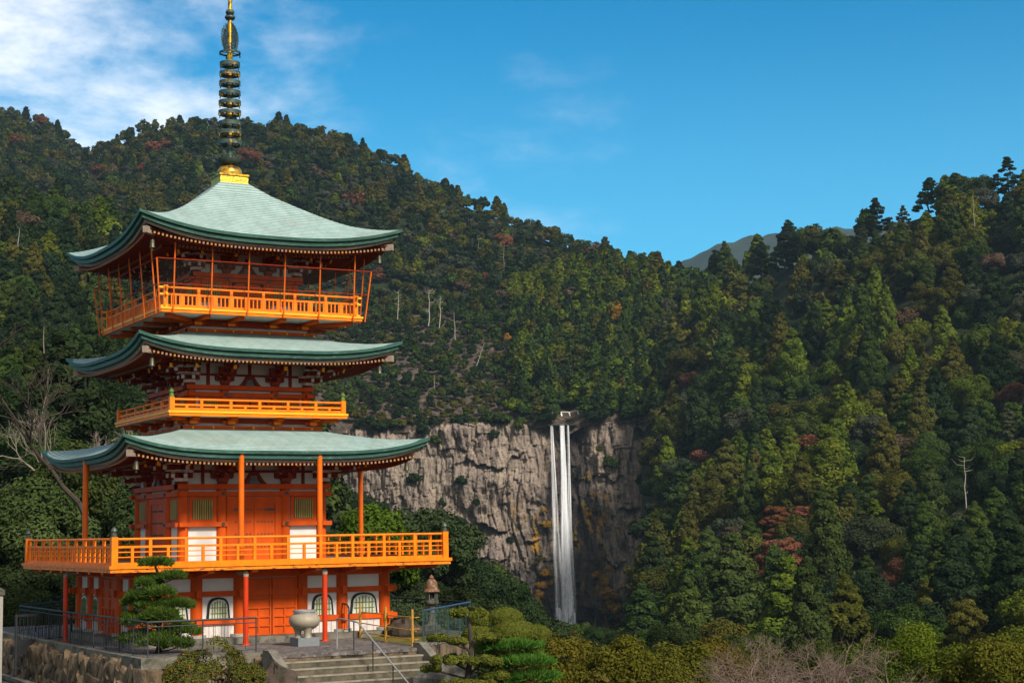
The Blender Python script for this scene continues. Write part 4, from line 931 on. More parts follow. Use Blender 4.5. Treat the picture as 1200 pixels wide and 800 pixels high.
for k in range(4):
    a = k*math.pi/2+.35; ax = (math.cos(a), math.sin(a)); q = PB(); r_ = random.Random(k)
    out_ = [(.06, 17.98), (.20, 17.97), (.33, 18.10), (.385, 18.32), (.37, 18.55), (.31, 18.76), (.20, 18.92), (.07, 19.03)]
    q.path([(ax[0]*x, ax[1]*x, z) for x, z in out_], .016, 5)
    for z in np.arange(18.06, 18.98, .105):
        hw = np.interp(z, [17.97, 18.32, 18.55, 18.76, 19.03], [.28, .385, .37, .31, .06])
        for x in np.arange(.13, hw, .098): curl(q, (ax[0]*x, ax[1]*x, z+r_.uniform(-.02, .02)), r_.uniform(.035, .05), ax)
        curl(q, (ax[0]*hw, ax[1]*hw, z+.05), .035, ax)
    q.build('water_flame', M['bronze_dark'], spire)
q = PB(); q.lathe([(.06, 19.14), (.15, 19.17), (.20, 19.24), (.19, 19.30), (.10, 19.32)], 0, 0, 16); q.build('dragon_cart', M['bronze'], spire)
q = PB(); q.lathe([(.03, 19.30), (.13, 19.35), (.17, 19.44), (.14, 19.53), (.05, 19.58)], 0, 0, 16); q.build('jewel', M['bronze'], spire)
q = PB(); q.lathe([(.06, 19.92), (.14, 19.96), (.17, 20.06), (.12, 20.2), (.01, 20.4)], 0, 0, 16); q.build('jewel', M['bronze'], spire)

# the air between here and the mountains: one even box of thin haze round everything
hz = MB().span(-3600, 3600, -3600, 3600, -130, 640).build('haze', None); hm = bpy.data.materials.new('haze'); hm.use_nodes = True; t = hm.node_tree; t.nodes.clear()
ho = NN(t, 'ShaderNodeOutputMaterial'); hv = NN(t, 'ShaderNodeVolumePrincipled'); hv.inputs['Color'].default_value = (.55, .80, 1.0, 1); hv.inputs['Density'].default_value = 0.00005
hv.inputs['Anisotropy'].default_value = .2
L(t, hv.outputs[0], ho.inputs['Volume']); hz.data.materials.append(hm); tag(hz, 'thin blue haze in the air between the temple and the mountains', 'haze', kind='stuff')
hz.data.polygons.foreach_set('use_smooth', np.zeros(6, dtype=bool))

# ================================================================== VEGETATION
def unit(v): return v/np.maximum(np.linalg.norm(v, axis=-1, keepdims=True), 1e-9)
def leaves(rg, C, R, n_per, leaf, flat=1.0, aspect=.62, outward=.75, axis=None, upb=.25, shell=(.78, 1.08)):
    """leaf-sized quads on the outside of many clumps. C (K,3) centres, R (K,) radii"""
    K = len(C); k = np.repeat(np.arange(K), n_per); N = len(k)
    d = unit(rg.normal(size=(N, 3)))
    ctr = np.array([0, 0, C[:, 2].mean()]) if axis is None else axis
    o = unit((C-ctr)*np.array([1, 1, .7])); dot = (d*o[k]).sum(1); flip = dot < -.25; d[flip] *= -1
    rad = R[k]*rg.uniform(*shell, N)
    P = C[k] + d*rad[:, None]*np.array([1, 1, flat])
    n = unit(d*outward + rg.normal(size=(N, 3))*.33 + np.array([0, 0, upb]))
    a = unit(np.cross(n, rg.normal(size=(N, 3)))); b = np.cross(n, a)
    s = leaf*rg.uniform(.65, 1.35, N)[:, None]
    a = a*s; b = b*s*aspect
    V = np.stack([P-a*.5-b*.5, P+a*.5-b*.35, P+a*.6+b*.5, P-a*.45+b*.4], 1).reshape(-1, 3)
    lt = rg.normal(0, .16, K); tone = np.clip(.45 + lt[k] + rg.normal(0, .16, N), 0, 1)
    return V, tone
def quads(n): return np.arange(n*4).reshape(n, 4)
def shape_broad(rg, n, wide=.40, top=.36, zc=.60):
    d = unit(rg.normal(size=(n*4, 3))); d = d[d[:, 2] > -.45][:n]
    sq = rg.uniform(.45, .80, len(d))[:, None]*(1+.15*rg.normal(size=(len(d), 1)))
    C = d*np.array([wide, wide, top])*sq + np.array([0, 0, zc]); return C, rg.uniform(.10, .175, len(d))
def shape_cedar(rg, n, wide=.20):
    t = (np.arange(n)+.5)/n; a = np.arange(n)*2.39996+rg.uniform(0, 6); r = wide*(1-t)**.8*rg.uniform(.5, 1.15, n)+.008
    C = np.stack([np.cos(a)*r, np.sin(a)*r, .18+.78*t+rg.normal(0, .012, n)], 1); return C, (.024+.085*(1-t)**.8)*rg.uniform(.75, 1.3, n)
def shape_pine(rg, n, wide=.34):
    t = np.sort(rg.uniform(0, 1, n)); a = np.arange(n)*2.39996+rg.uniform(0, 6); r = wide*(1-.72*t)*rg.uniform(.35, 1.0, n)
    C = np.stack([np.cos(a)*r, np.sin(a)*r, .34+.60*t], 1); return C, rg.uniform(.09, .15, n)*(1.1-.4*t)
def shape_fir(rg, n, wide=.27):
    t = np.sort(rg.uniform(0, 1, n)); a = np.arange(n)*2.39996+rg.uniform(0, 6); r = wide*(1-t)**.75*rg.uniform(.3, 1.1, n)
    C = np.stack([np.cos(a)*r, np.sin(a)*r, .20+.77*t], 1); return C, rg.uniform(.05, .10, n)*(1.15-.75*t)
def crown_arrays(kind, seed, n_leaf, leaf):
    rg = np.random.default_rng(seed)
    if kind == 'broad': C, R = shape_broad(rg, 30); fl = .85
    elif kind == 'round': C, R = shape_broad(rg, 26, .34, .38, .58); fl = .9
    elif kind == 'cedar': C, R = shape_cedar(rg, 44); fl = .85
    elif kind == 'fir': C, R = shape_fir(rg, 54); fl = .5
    else: C, R = shape_pine(rg, 44); R = R*.82; fl = .52
    return leaves(rg, C, R, max(3, n_leaf//len(C)), leaf, fl)
CROWN = {}
def crown_mesh(kind, var, n_leaf, leaf, tagname):
    key = (kind, var, tagname)
    if key not in CROWN:
        V, tn = crown_arrays(kind, 100+var*7+len(kind), n_leaf, leaf)
        me = mesh_np('crown', V, quads(len(tn))); face_attr(me, 'tone', tn); me.materials.append(M['leaf']); CROWN[key] = me
    return CROWN[key]
TRUNK = {}
def trunk_mesh(kind, var):
    key = (kind, var)
    if key not in TRUNK:
        r = random.Random(var*31+len(kind)); q = MB(); top = .9 if kind in ('cedar', 'pine', 'fir') else .62
        pts = [Vector((0, 0, -.06))]
        for i in range(1, 6): pts.append(Vector((r.gauss(0, .008)*i, r.gauss(0, .008)*i, top*i/5)))
        for i in range(5): q.tube(pts[i], pts[i+1], .020*(1-i*.17), .020*(1-(i+1)*.17), 7)
        for i in range(9):
            t = r.uniform(.3, .95); p = pts[0].lerp(pts[-1], t); a = r.uniform(0, 6.28); l = r.uniform(.10, .24)*(1.2-t)
            q.tube(p, p+Vector((math.cos(a)*l, math.sin(a)*l, l*(.3 if kind != 'broad' else .8))), .007, .002, 5)
        me = q.mesh('trunk'); me.materials.append(M['bark']); TRUNK[key] = me
    return TRUNK[key]
COLS = {'yellow-green': (.074, .095, .010), 'olive': (.060, .060, .012), 'mid-green': (.036, .056, .012), 'dark green': (.019, .031, .011),
        'grey-green': (.044, .050, .026), 'rust-red': (.11, .045, .022), 'brown': (.07, .052, .030), 'ochre': (.23, .125, .016), 'bright green': (.055, .10, .012)}
def make_tree(name, pos, kind, H, Wd, colname, label, cat='tree', group=None, var=0, rz=0.0, hi=0, tilt=(0, 0), col=None):
    root = empty(name, pos, rz, label, cat, group); root.scale = (H*Wd, H*Wd, H); root.rotation_euler = (tilt[0], tilt[1], rz)
    n, lf, tg = ((5600, .036, 'mid'), (12000, .0235, 'high'), (14000, .021, 'top'))[hi]
    tr = link('trunk', trunk_mesh(kind, var % 3), None, root)
    cr_ = link('crown', crown_mesh(kind, var % (7 if hi == 0 else 4), n, lf, tg), None, root)
    c = COLS[colname] if col is None else col; cr_.color = (*c, 1)
    return root

def px_of(P):
    """bearing and height of a point as seen from the viewpoint, on a 1200 x 800 sheet (used to decide which trees of the far woods show largest and to describe them)"""
    P = np.atleast_2d(P); c, s = math.cos(PITCH), math.sin(PITCH)
    d = P[:, 1]*c + P[:, 2]*s; w = -P[:, 1]*s + P[:, 2]*c; f = 1933.2
    x = f*P[:, 0]/d; y = -f*w/d; cr_, sr = math.cos(ROLL), math.sin(ROLL)
    return 600+cr_*x+sr*y, 400-sr*x+cr_*y, d

def scatter(G, spacing, seed, keep=None, jitter_rows=2):
    rg = np.random.default_rng(seed); nc, nr = G.shape[:2]
    P00, P10, P01, P11 = G[:-1, :-1], G[1:, :-1], G[:-1, 1:], G[1:, 1:]
    area = np.linalg.norm(np.cross(P10-P00, P01-P00), axis=-1); pa = (area/area.sum()).ravel()
    n = int(area.sum()/(spacing**2)*3.0); k = rg.choice(len(pa), n, p=pa); u, v = rg.uniform(size=(2, n, 1))
    i, j = np.unravel_index(k, area.shape)
    P = (P00[i, j]*(1-u)+P10[i, j]*u)*(1-v)+(P01[i, j]*(1-u)+P11[i, j]*u)*v
    if keep is not None: P = P[keep(P, rg)]
    seen = {}; out = []; s2 = spacing**2
    for p in P:
        cx, cy = int(p[0]//spacing), int(p[1]//spacing); ok = True
        for a in (-1, 0, 1):
            for b in (-1, 0, 1):
                for q in seen.get((cx+a, cy+b), ()):
                    if (q[0]-p[0])**2+(q[1]-p[1])**2 < s2: ok = False; break
                if not ok: break
            if not ok: break
        if ok: seen.setdefault((cx, cy), []).append(p); out.append(p)
    return np.array(out)
def pick(weights, u):
    t = 0
    for k, w in weights:
        t += w
        if u < t: return k
    return weights[-1][0]
FOREST = []            # (pos, kind, H, W, colour, hill)
def populate(hillname, P, hrange, mixes, kinds, seed, wr=(.85, 1.2)):
    rg = np.random.default_rng(seed); n = len(P)
    patch = fbm(P[:, 0]/60, P[:, 1]/60, seed, 3); patch = (np.argsort(np.argsort(patch))+.5)/n
    X, Yp, D = px_of(P)
    for i in range(n):
        u = np.clip(.55*patch[i]+.45*rg.uniform(), 0, .9999) if rg.uniform() < .6 else rg.uniform()
        mix = mixes(X[i], Yp[i]) if callable(mixes) else mixes
        c = pick(mix, u); k = pick(kinds(X[i], Yp[i]) if callable(kinds) else kinds, rg.uniform())
        if c in ('rust-red', 'brown', 'grey-green') and k == 'cedar': k = 'broad'
        h = rg.uniform(*(hrange(X[i], Yp[i]) if callable(hrange) else hrange))
        if k == 'cedar': h *= 1.45
        if hillname == 'near' and P[i][1] < 290: c = ('dark green', 'mid-green')[int(rg.uniform() < .35)]; k = k if k != 'pine' else 'cedar'
        FOREST.append((P[i], k, h, rg.uniform(*wr), c, hillname))
def keep_right(P, rg):
    x, y, d = px_of(P); return x > np.interp(y-10, [470, 500, 560, 640, 700, 740], [700, 763, 768, 768, 757, 738])
populate('right', scatter(G_right, 8.4, 1, keep_right), (11, 18.5),
         lambda x, y: [('yellow-green', .27), ('olive', .22), ('mid-green', .29), ('dark green', .22)] if y > 670 else [('yellow-green', .27), ('olive', .19), ('mid-green', .22), ('dark green', .17), ('grey-green', .12), ('brown', .03)],
         lambda x, y: [('cedar', .44), ('broad', .31), ('fir', .10), ('pine', .08), ('round', .07)], 21)
def keep_top(P, rg):
    x, y, d = px_of(P); scrub = (fbm(P[:, 0]/14, P[:, 1]/14, 44, 3) > .69) & (x < 600)
    ridge = np.abs(P[:, 0]-23.0) < 6.5
    return ~(scrub & (rg.uniform(size=len(P)) < .85)) & ~(ridge & (P[:, 1] < 711))
populate('top', scatter(G_top, 3.7, 2, keep_top), lambda x, y: (3.4, 7.5) if x < 600 else (8, 12.5),
         lambda x, y: [('dark green', .42), ('mid-green', .22), ('olive', .28), ('grey-green', .05), ('ochre', .03)] if x < 600 else [('yellow-green', .44), ('mid-green', .22), ('dark green', .17), ('olive', .12), ('ochre', .03), ('brown', .02)],
         lambda x, y: [('round', .5), ('broad', .5)] if x < 600 else [('cedar', .4), ('broad', .35), ('pine', .25)], 22)
populate('mountain', scatter(G_mtn, 6.5, 3), (7, 11.5),
         [('olive', .34), ('dark green', .24), ('grey-green', .17), ('mid-green', .10), ('yellow-green', .06), ('rust-red', .012), ('brown', .05)],
         [('broad', .52), ('pine', .22), ('round', .10), ('cedar', .16)], 23, (.95, 1.35))
def keep_near(P, rg):
    x, y, d = px_of(P); top = y - 13*1933/d
    return ((x < 325) | (top > np.interp(x, [325, 390, 430, 500], [450, 560, 590, 640]))) & (P[:, 1] > 150)
populate('near', scatter(G_near, 6.6, 4, keep_near), (10, 14.5),
         [('mid-green', .34), ('dark green', .34), ('olive', .22), ('yellow-green', .08), ('brown', .02)],
         [('cedar', .4), ('broad', .35), ('pine', .25)], 24)
populate('valley', scatter(G_val, 6.0, 5, lambda P, rg: (np.hypot(P[:, 0]-20, P[:, 1]-690) > 26) & (P[:, 1] > 150)), lambda x, y: (9, 13) if x < 590 else (8, 10) if x < 620 else (4.5, 7),
         [('dark green', .55), ('mid-green', .25), ('olive', .12), ('yellow-green', .05), ('brown', .03)],
         [('broad', .7), ('round', .3)], 25)
_r = np.random.default_rng(64)
for k in range(95):
    x = _r.uniform(-72, 62)
    if abs(x-23) < 6.5: continue
    tops_ = [(q[0][0]*697/q[0][1], q[0][2]) for q in HILLS['cliff_top_hill']]; zt = float(np.interp(x, [q[0] for q in tops_], [q[1] for q in tops_]))
    h = _r.uniform(2.5, 6.5); FOREST.append((np.array([x, _r.uniform(694, 700), zt-h*_r.uniform(.25, .6)]), 'round' if _r.uniform() < .6 else 'broad', h, _r.uniform(.9, 1.5), pick([('dark green', .5), ('mid-green', .3), ('olive', .2)], _r.uniform()), 'cliff'))
# shrubs that cling to the ledges of the cliff and the growth either side of the fall
rgc = np.random.default_rng(91)
for x, z, h, c in ((-22, 21, 5, 'dark green'), (-16, 12, 4, 'dark green'), (-24, 3, 7, 'dark green'), (-42, 22, 6, 'dark green'), (-45, -2, 8, 'dark green'), (-33, 38, 6, 'mid-green'), (41, 27, 8, 'mid-green'), (36, 33, 4, 'olive'),
                   (52, 40, 7, 'dark green'), (55, 20, 8, 'dark green'), (-8, 40, 6, 'dark green'), (-38, 42, 7, 'dark green'), (2, 44, 6, 'mid-green'), (11, 46.5, 7, 'yellow-green'), (34.5, 46.5, 7, 'yellow-green'), (33, 14, 3, 'ochre'), (34, 8, 3, 'olive'), (13, 2, 5, 'ochre'),
                   (12, -18, 5, 'ochre'), (9.5, -27, 6, 'ochre'), (7, -33, 6, 'ochre'), (36, -22, 6, 'ochre'), (39, -28, 6, 'ochre'), (41, -36, 7, 'brown'), (45, -40, 7, 'ochre'), (47, -32, 6, 'brown'), (34, -14, 5, 'olive'), (35, -34, 4, 'olive'), (10, -12, 4, 'olive'), (49, -44, 7, 'brown'),
                   (14.5, -22, 3.5, 'ochre'), (38, -17, 4, 'ochre'), (37, -26, 6, 'ochre'), (40, -33, 7, 'ochre'), (43, -39, 7, 'ochre'), (8, -30, 7, 'ochre'), (10.5, -23, 5, 'ochre'), (6, -38, 7, 'ochre'), (34, -19, 5, 'ochre'), (46, -36, 7, 'ochre'), (31, 6, 3, 'ochre'), (12, 8, 3.5, 'ochre'), (58, 8, 8, 'dark green'), (57, -8, 9, 'dark green'), (54, -22, 9, 'dark green'), (60, 30, 8, 'mid-green'), (-2, -4, 4, 'dark green'), (-55, 10, 8, 'dark green'), (-30, 12, 5, 'dark green')):
    FOREST.append((np.array([x, cliff_y(x, z)-(3.0 if c in ('ochre', 'brown', 'olive') else 1.0), z-h*.55]), 'round' if rgc.uniform() < .6 else 'broad', h, rgc.uniform(.9, 1.4), c, 'cliff'))
for x, y_, z, h in ((17, 708, 43.5, 6), (20.5, 710, 43, 6.5), (24, 711, 43, 6), (27.5, 710, 43, 7), (31, 708, 44, 6), (14, 706, 45, 5)): FOREST.append((np.array([x, y_, z-1.0]), 'round', h, 1.3, 'dark green', 'cliff'))
# which of them show largest from the viewpoint
def visible_area(mask=True):
    P = np.array([t[0] for t in FOREST]); H = np.array([t[2] for t in FOREST]); K = [t[1] for t in FOREST]
    hw = np.array([.36 if k in ('broad',) else .30 if k != 'cedar' else .19 for k in K])*H*np.array([t[3] for t in FOREST])
    x, y, d = px_of(P + np.stack([0*H, 0*H, H*.58], 1)); rx = hw*1933/d; ry = H*.40*1933/d
    S = 2.0; bw, bh = 600, 400; buf = np.zeros((bh, bw), bool)
    for (a, b_, c_, e) in () if not mask else ((120, 250, 430, 395), (135, 400, 400, 500), (30, 630, 530, 760), (155, 505, 390, 640), (180, 225, 380, 260), (150, 505, 480, 535), (0, 760, 560, 800), (0, 660, 130, 800), (600, 760, 1200, 800)):
        buf[int(b_/S):int(e/S), int(a/S):int(c_/S)] = True
    area = np.zeros(len(P)); yy, xx = np.mgrid[0:bh, 0:bw]
    for i in np.argsort(d):
        x0, x1 = int((x[i]-rx[i])/S), int((x[i]+rx[i])/S)+1; y0, y1 = int((y[i]-ry[i])/S), int((y[i]+ry[i])/S)+1
        x0, y0 = max(x0, 0), max(y0, 0); x1, y1 = min(x1, bw), min(y1, bh)
        if x1 <= x0 or y1 <= y0: continue
        m = ((xx[y0:y1, x0:x1]*S+1-x[i])/rx[i])**2+((yy[y0:y1, x0:x1]*S+1-y[i])/ry[i])**2 < 1
        sub = buf[y0:y1, x0:x1]; area[i] = (m & ~sub).sum(); sub |= m
    return area, x, y
AREA, AX, AY = visible_area()
# trees whose autumn or bleached colour stands out on the slopes
PT = np.array([t[0] + np.array([0, 0, t[2]*.6]) for t in FOREST]); FX, FY, FD = px_of(PT)
used = set()
for x, y, c, k, h in ((905, 642, 'rust-red', 'pine', 16), (938, 612, 'rust-red', 'pine', 14), (915, 606, 'rust-red', 'pine', 12), (812, 655, 'rust-red', 'pine', 11), (880, 730, 'rust-red', 'broad', 7), (952, 514, 'rust-red', 'broad', 9), (820, 512, 'rust-red', 'broad', 7), (1072, 642, 'rust-red', 'broad', 9), (832, 622, 'brown', 'pine', 12), (805, 446, 'rust-red', 'broad', 9),
                      (665, 376, 'rust-red', 'broad', 9), (1050, 520, 'brown', 'broad', 13), (838, 322, 'brown', 'broad', 9), (1160, 300, 'brown', 'broad', 10), (1175, 455, 'rust-red', 'broad', 10), (1180, 275, 'grey-green', 'broad', 12), (1030, 640, 'grey-green', 'broad', 14), (780, 390, 'grey-green', 'broad', 12), (890, 300, 'dark green', 'fir', 17), (925, 268, 'dark green', 'fir', 20), (905, 275, 'dark green', 'fir', 19), (1043, 225, 'dark green', 'fir', 17), (1078, 215, 'dark green', 'fir', 16), (1165, 195, 'dark green', 'fir', 16),
                      (290, 187, 'rust-red', 'broad', 13), (182, 178, 'rust-red', 'broad', 11), (15, 168, 'rust-red', 'broad', 11), (115, 207, 'rust-red', 'broad', 10), (55, 140, 'rust-red', 'broad', 11), (418, 244, 'rust-red', 'broad', 12), (585, 285, 'rust-red', 'broad', 11), (690, 303, 'rust-red', 'broad', 10), (195, 168, 'rust-red', 'broad', 9)):
    o = np.argsort(np.hypot(FX-x, FY-y) - .06*np.minimum(AREA, 300))
    for i in o:
        if i not in used: break
    used.add(i); t = FOREST[i]; FOREST[i] = (t[0], k, h*1.15, 1.25, c, t[5])
    if t[5] == 'right' and 1:
        for j_ in np.where((np.abs(FX-FX[i]) < 17) & (FY > FY[i]-6) & (FY < FY[i]+34) & (FD < FD[i]-1))[0]:
            if int(j_) not in used: u_ = FOREST[j_]; FOREST[j_] = (u_[0], 'round', u_[2]*.42, u_[3], u_[4], u_[5])

AREA, AX, AY = visible_area()
SEEN = visible_area(False)[0]
order = np.argsort(-AREA)
NIND = 262
chosen = [int(i) for i in order[:NIND] if AREA[i] > 0]; cs = set(chosen)

FORM = {'fir': 'layered fir', 'broad': 'broadleaf tree', 'round': 'rounded tree', 'cedar': 'conical cedar', 'pine': 'layered pine'}
def where(i):
    x, y, hn = AX[i], AY[i], FOREST[i][5]
    def word(v, lims, ws):
        for a, b_ in zip(lims, ws):
            if v < a: return b_
        return ws[-1]
    if hn == 'right':
        v = word(y, (300, 365, 430, 495, 560, 625, 690), ('on crest of', 'under crest of', 'high on', 'above middle of', 'midway up', 'below middle of', 'low on', 'at foot of'))
        h = word(x, (800, 850, 910, 970, 1030, 1090, 1150), ('cliff end', 'left end', 'left of middle', 'middle', 'right of middle', 'toward right end', 'near right end', 'frame edge'))
        return '%s right hillside, %s' % (v, h)
    if hn == 'top':
        h = word(x, (480, 540, 600, 640, 690, 740), ('beside the middle roof', 'well left of the falls', 'left of the falls', 'just left of the rope', 'straight above the falls', 'just right of the falls', 'right of the falls'))
        v = word(y, (360, 400, 440, 475), ('high above the cliff', 'above the cliff', 'a little above the cliff', 'near the cliff top', 'on the cliff rim'))
        return '%s %s' % (v, h)
    if hn == 'mountain':
        h = word(x, (60, 130, 210, 300, 380, 450, 520, 600, 680), ('at its left end', 'by the skyline notch', 'left of the spire', 'behind the spire', 'right of the spire', 'above the top roof tip', 'right of the top roof', 'midway to the saddle', 'near the saddle', 'at the saddle'))
        v = word(y, (170, 210, 250, 290), ('on skyline of', 'near top of', 'high on', 'midway up', 'low on'))
        return '%s far mountain, %s' % (v, h)
    if hn == 'near':
        h = word(x, (30, 70, 110, 150), ('by left frame edge', 'at far left', 'left of top roof', 'close to roof tips', 'behind pagoda'))
        v = word(y, (260, 300, 340, 380, 420, 470, 530), ('on near ridge', 'under near ridge', 'level with top balcony', 'beside middle eaves', 'below middle eaves', 'above lowest eaves', 'beside lowest eaves', 'level with lower deck'))
        return '%s %s' % (v, h)
    if hn == 'cliff':
        h = word(x, (540, 600, 640, 690, 720), ('left part of cliff', 'cliff left of falls', 'cliff beside falls', 'cliff just right of falls', 'cliff right of falls', 'right edge of cliff'))
        return 'on %s, %s' % (h, word(y, (520, 570, 630, 690), ('at the top', 'in the upper part', 'halfway down', 'in the lower part', 'at the bottom')))
    h = word(x, (450, 500, 550, 600, 640, 700), ('behind the deck', 'right of the deck', 'behind the stone lantern', 'left of the falls', 'beside the foot of the falls', 'at the foot of the falls', 'right of the falls'))
    return '%s %s' % (word(y, (600, 640, 680, 720), ('by cliff base', 'in valley', 'low in valley', 'on valley floor', 'on near valley side')), h)
def size_word(i):
    h = FOREST[i][2]; return 'small ' if h < 7 else 'large ' if h > 14.5 else ''
labels = {i: '%s%s %s %s' % (size_word(i), FOREST[i][4], FORM[FOREST[i][1]] if FOREST[i][5] != 'cliff' else 'shrub', where(i)) for i in chosen}
groups_ = {}
for i in chosen: groups_.setdefault(labels[i], []).append(i)
for lb, ids in groups_.items():
    if len(ids) > 1:
        ids.sort(key=lambda i: AX[i]); n = len(ids)
        ws = ['left one of two:', 'right one of two:'] if n == 2 else ['leftmost of %s:' % ('three', 'four', 'five', 'six')[min(n-3, 3)]] + ['middle of three:'] * (n-2) + ['rightmost of %s:' % ('three', 'four', 'five', 'six')[min(n-3, 3)]]
        if n > 3:
            for k in range(1, n-1): ws[k] = '%s from left:' % ('second', 'third', 'fourth', 'fifth', 'sixth')[min(k-1, 4)]
        for i, w_ in zip(ids, ws): labels[i] = (w_ + ' ' + lb) if len((w_ + ' ' + lb).split()) <= 16 else w_.replace(' one of', ' of') + ' ' + lb.replace('large ', '', 1).replace('small ', '', 1)
NAME = {'fir': 'fir_tree', 'broad': 'broadleaf_tree', 'round': 'broadleaf_tree', 'cedar': 'cedar_tree', 'pine': 'pine_tree'}
GRP = {'right': 'trees on the right hillside', 'top': 'trees above the cliff', 'mountain': 'trees on the far mountain', 'near': 'trees on the slope left of the pagoda', 'cliff': 'shrubs on the cliff', 'valley': 'trees in the valley before the cliff'}
for i in chosen:
    if len(labels[i].split()) > 16: print('LONG', labels[i])
rgi = np.random.default_rng(5)
for i in chosen:
    p, k, h, wd, c, hn = FOREST[i]; dist = p[1]
    col = np.array(COLS[c])*rgi.uniform(.8, 1.22)*np.array([rgi.uniform(.9, 1.12), 1, rgi.uniform(.8, 1.2)])
    make_tree('cliff_shrub' if hn == 'cliff' else NAME[k], p, k, h, wd, c, labels[i], 'shrub' if hn == 'cliff' else 'tree', GRP[hn], int(rgi.integers(0, 12)), rgi.uniform(0, 6.28), 2 if dist < 240 else 1 if dist < 430 or AREA[i] > 300 else 0, (rgi.normal(0, .03), rgi.normal(0, .03)), col)

# the rest of the woods as one mass of foliage
def woods(ids, name, label):
    rg = np.random.default_rng(77); lod = {}
    for k in ('broad', 'round', 'cedar', 'pine', 'fir'):
        for v in range(5):
            lod[k, v, 2] = crown_arrays(k, 700+v*5+len(k), 6000, .034); lod[k, v, 0] = crown_arrays(k, 300+v*5+len(k), 1700, .068); lod[k, v, 1] = crown_arrays(k, 500+v*5+len(k), 620, .108)
    VV, TT, CC = [], [], []
    for i in ids:
        p, k, h, wd, c, hn = FOREST[i]; V, tn = lod[k, int(rg.integers(0, 5)), 2 if p[1] < 430 else 0 if p[1] < 620 else 1]
        a = rg.uniform(0, 6.28); co, si = math.cos(a), math.sin(a); R_ = np.array([[co, -si, 0], [si, co, 0], [0, 0, 1]])
        VV.append((V*np.array([h*wd, h*wd, h]))@R_.T + p); TT.append(tn)
        col = np.array(COLS[c])*rg.uniform(.8, 1.22)*np.array([rg.uniform(.9, 1.12), 1, rg.uniform(.8, 1.2)]); CC.append(np.tile(col, (len(tn), 1)))
    V = np.concatenate(VV); T = np.concatenate(TT); C_ = np.concatenate(CC)
    me = mesh_np(name, V, quads(len(T))); face_attr(me, 'tone', T); face_col(me, 'tint', C_)
    o = link(name, me, M['leaf_tint']); tag(o, label, 'woods', kind='stuff')
rest = [i for i in range(len(FOREST)) if i not in cs and (SEEN[i] > 0 or rgi.uniform() < (.65 if AX[i] < 5 or AX[i] > 1195 else .2))]
woods(rest, 'woods', 'dense mixed evergreen woods covering the mountain and hillsides')
print('forest', len(FOREST), 'individual', len(chosen), 'rest', len(rest), 'min area', AREA[chosen[-1]])

# ================================================================== TEMPLE GROUND
def at(x, y, Y):
    """a point at depth Y from bearing and height"""
    a, b_ = x-600, y-400.; c_, s_ = math.cos(ROLL), math.sin(ROLL); px, py = c_*a-s_*b_, s_*a+c_*b_
    X, U = px/1933.2, -py/1933.2; c, s = math.cos(PITCH), math.sin(PITCH); d = Vector((X, c-U*s, s+U*c)); return d*(Y/d.y)
def local(name, x, y, z=GZ, rz=0.0, **kw): return empty(name, W(x, y, z), YAW+rz, **kw)

# stone steps down from the terrace, with sloping side walls
st = local('stone_steps', 0, -10.9, GZ, 0, label='weathered concrete steps leading down from the paved terrace between sloping side walls', cat='steps')
RISE, TREAD = .178, .40
for i in range(9):
    q = MB(); q.span(-2.38, 2.25, -(i+1)*TREAD-.02, .0 if i == 0 else -i*TREAD+.05, -(i+1)*RISE-.6, -(i+1)*RISE); q.build('step', M['step'], st)
    q = MB(); q.span(-2.38, 2.25, -(i+1)*TREAD-.035, -(i+1)*TREAD+.10, -(i+1)*RISE-.045, -(i+1)*RISE+.004); q.build('step_nosing', M['nosing'], st)
for x0, x1 in ((-2.66, -2.39), (2.26, 2.53)):
    q = MB(); L_ = 9*TREAD
    vs = [(x0, .35, .16), (x1, .35, .16), (x1, -.1, .16), (x0, -.1, .16), (x0, -L_, -9*RISE+.12), (x1, -L_, -9*RISE+.12)]
    bs = [(x, y, -4.5) for x, y, z in vs]; V = vs+bs
    q.add(V, [(0, 3, 2, 1), (3, 4, 5, 2), (0, 1, 7, 6), (4, 10, 11, 5), (0, 6, 9, 3), (3, 9, 10, 4), (1, 2, 8, 7), (2, 5, 11, 8)]); q.build('side_wall', M['cheek'], st)

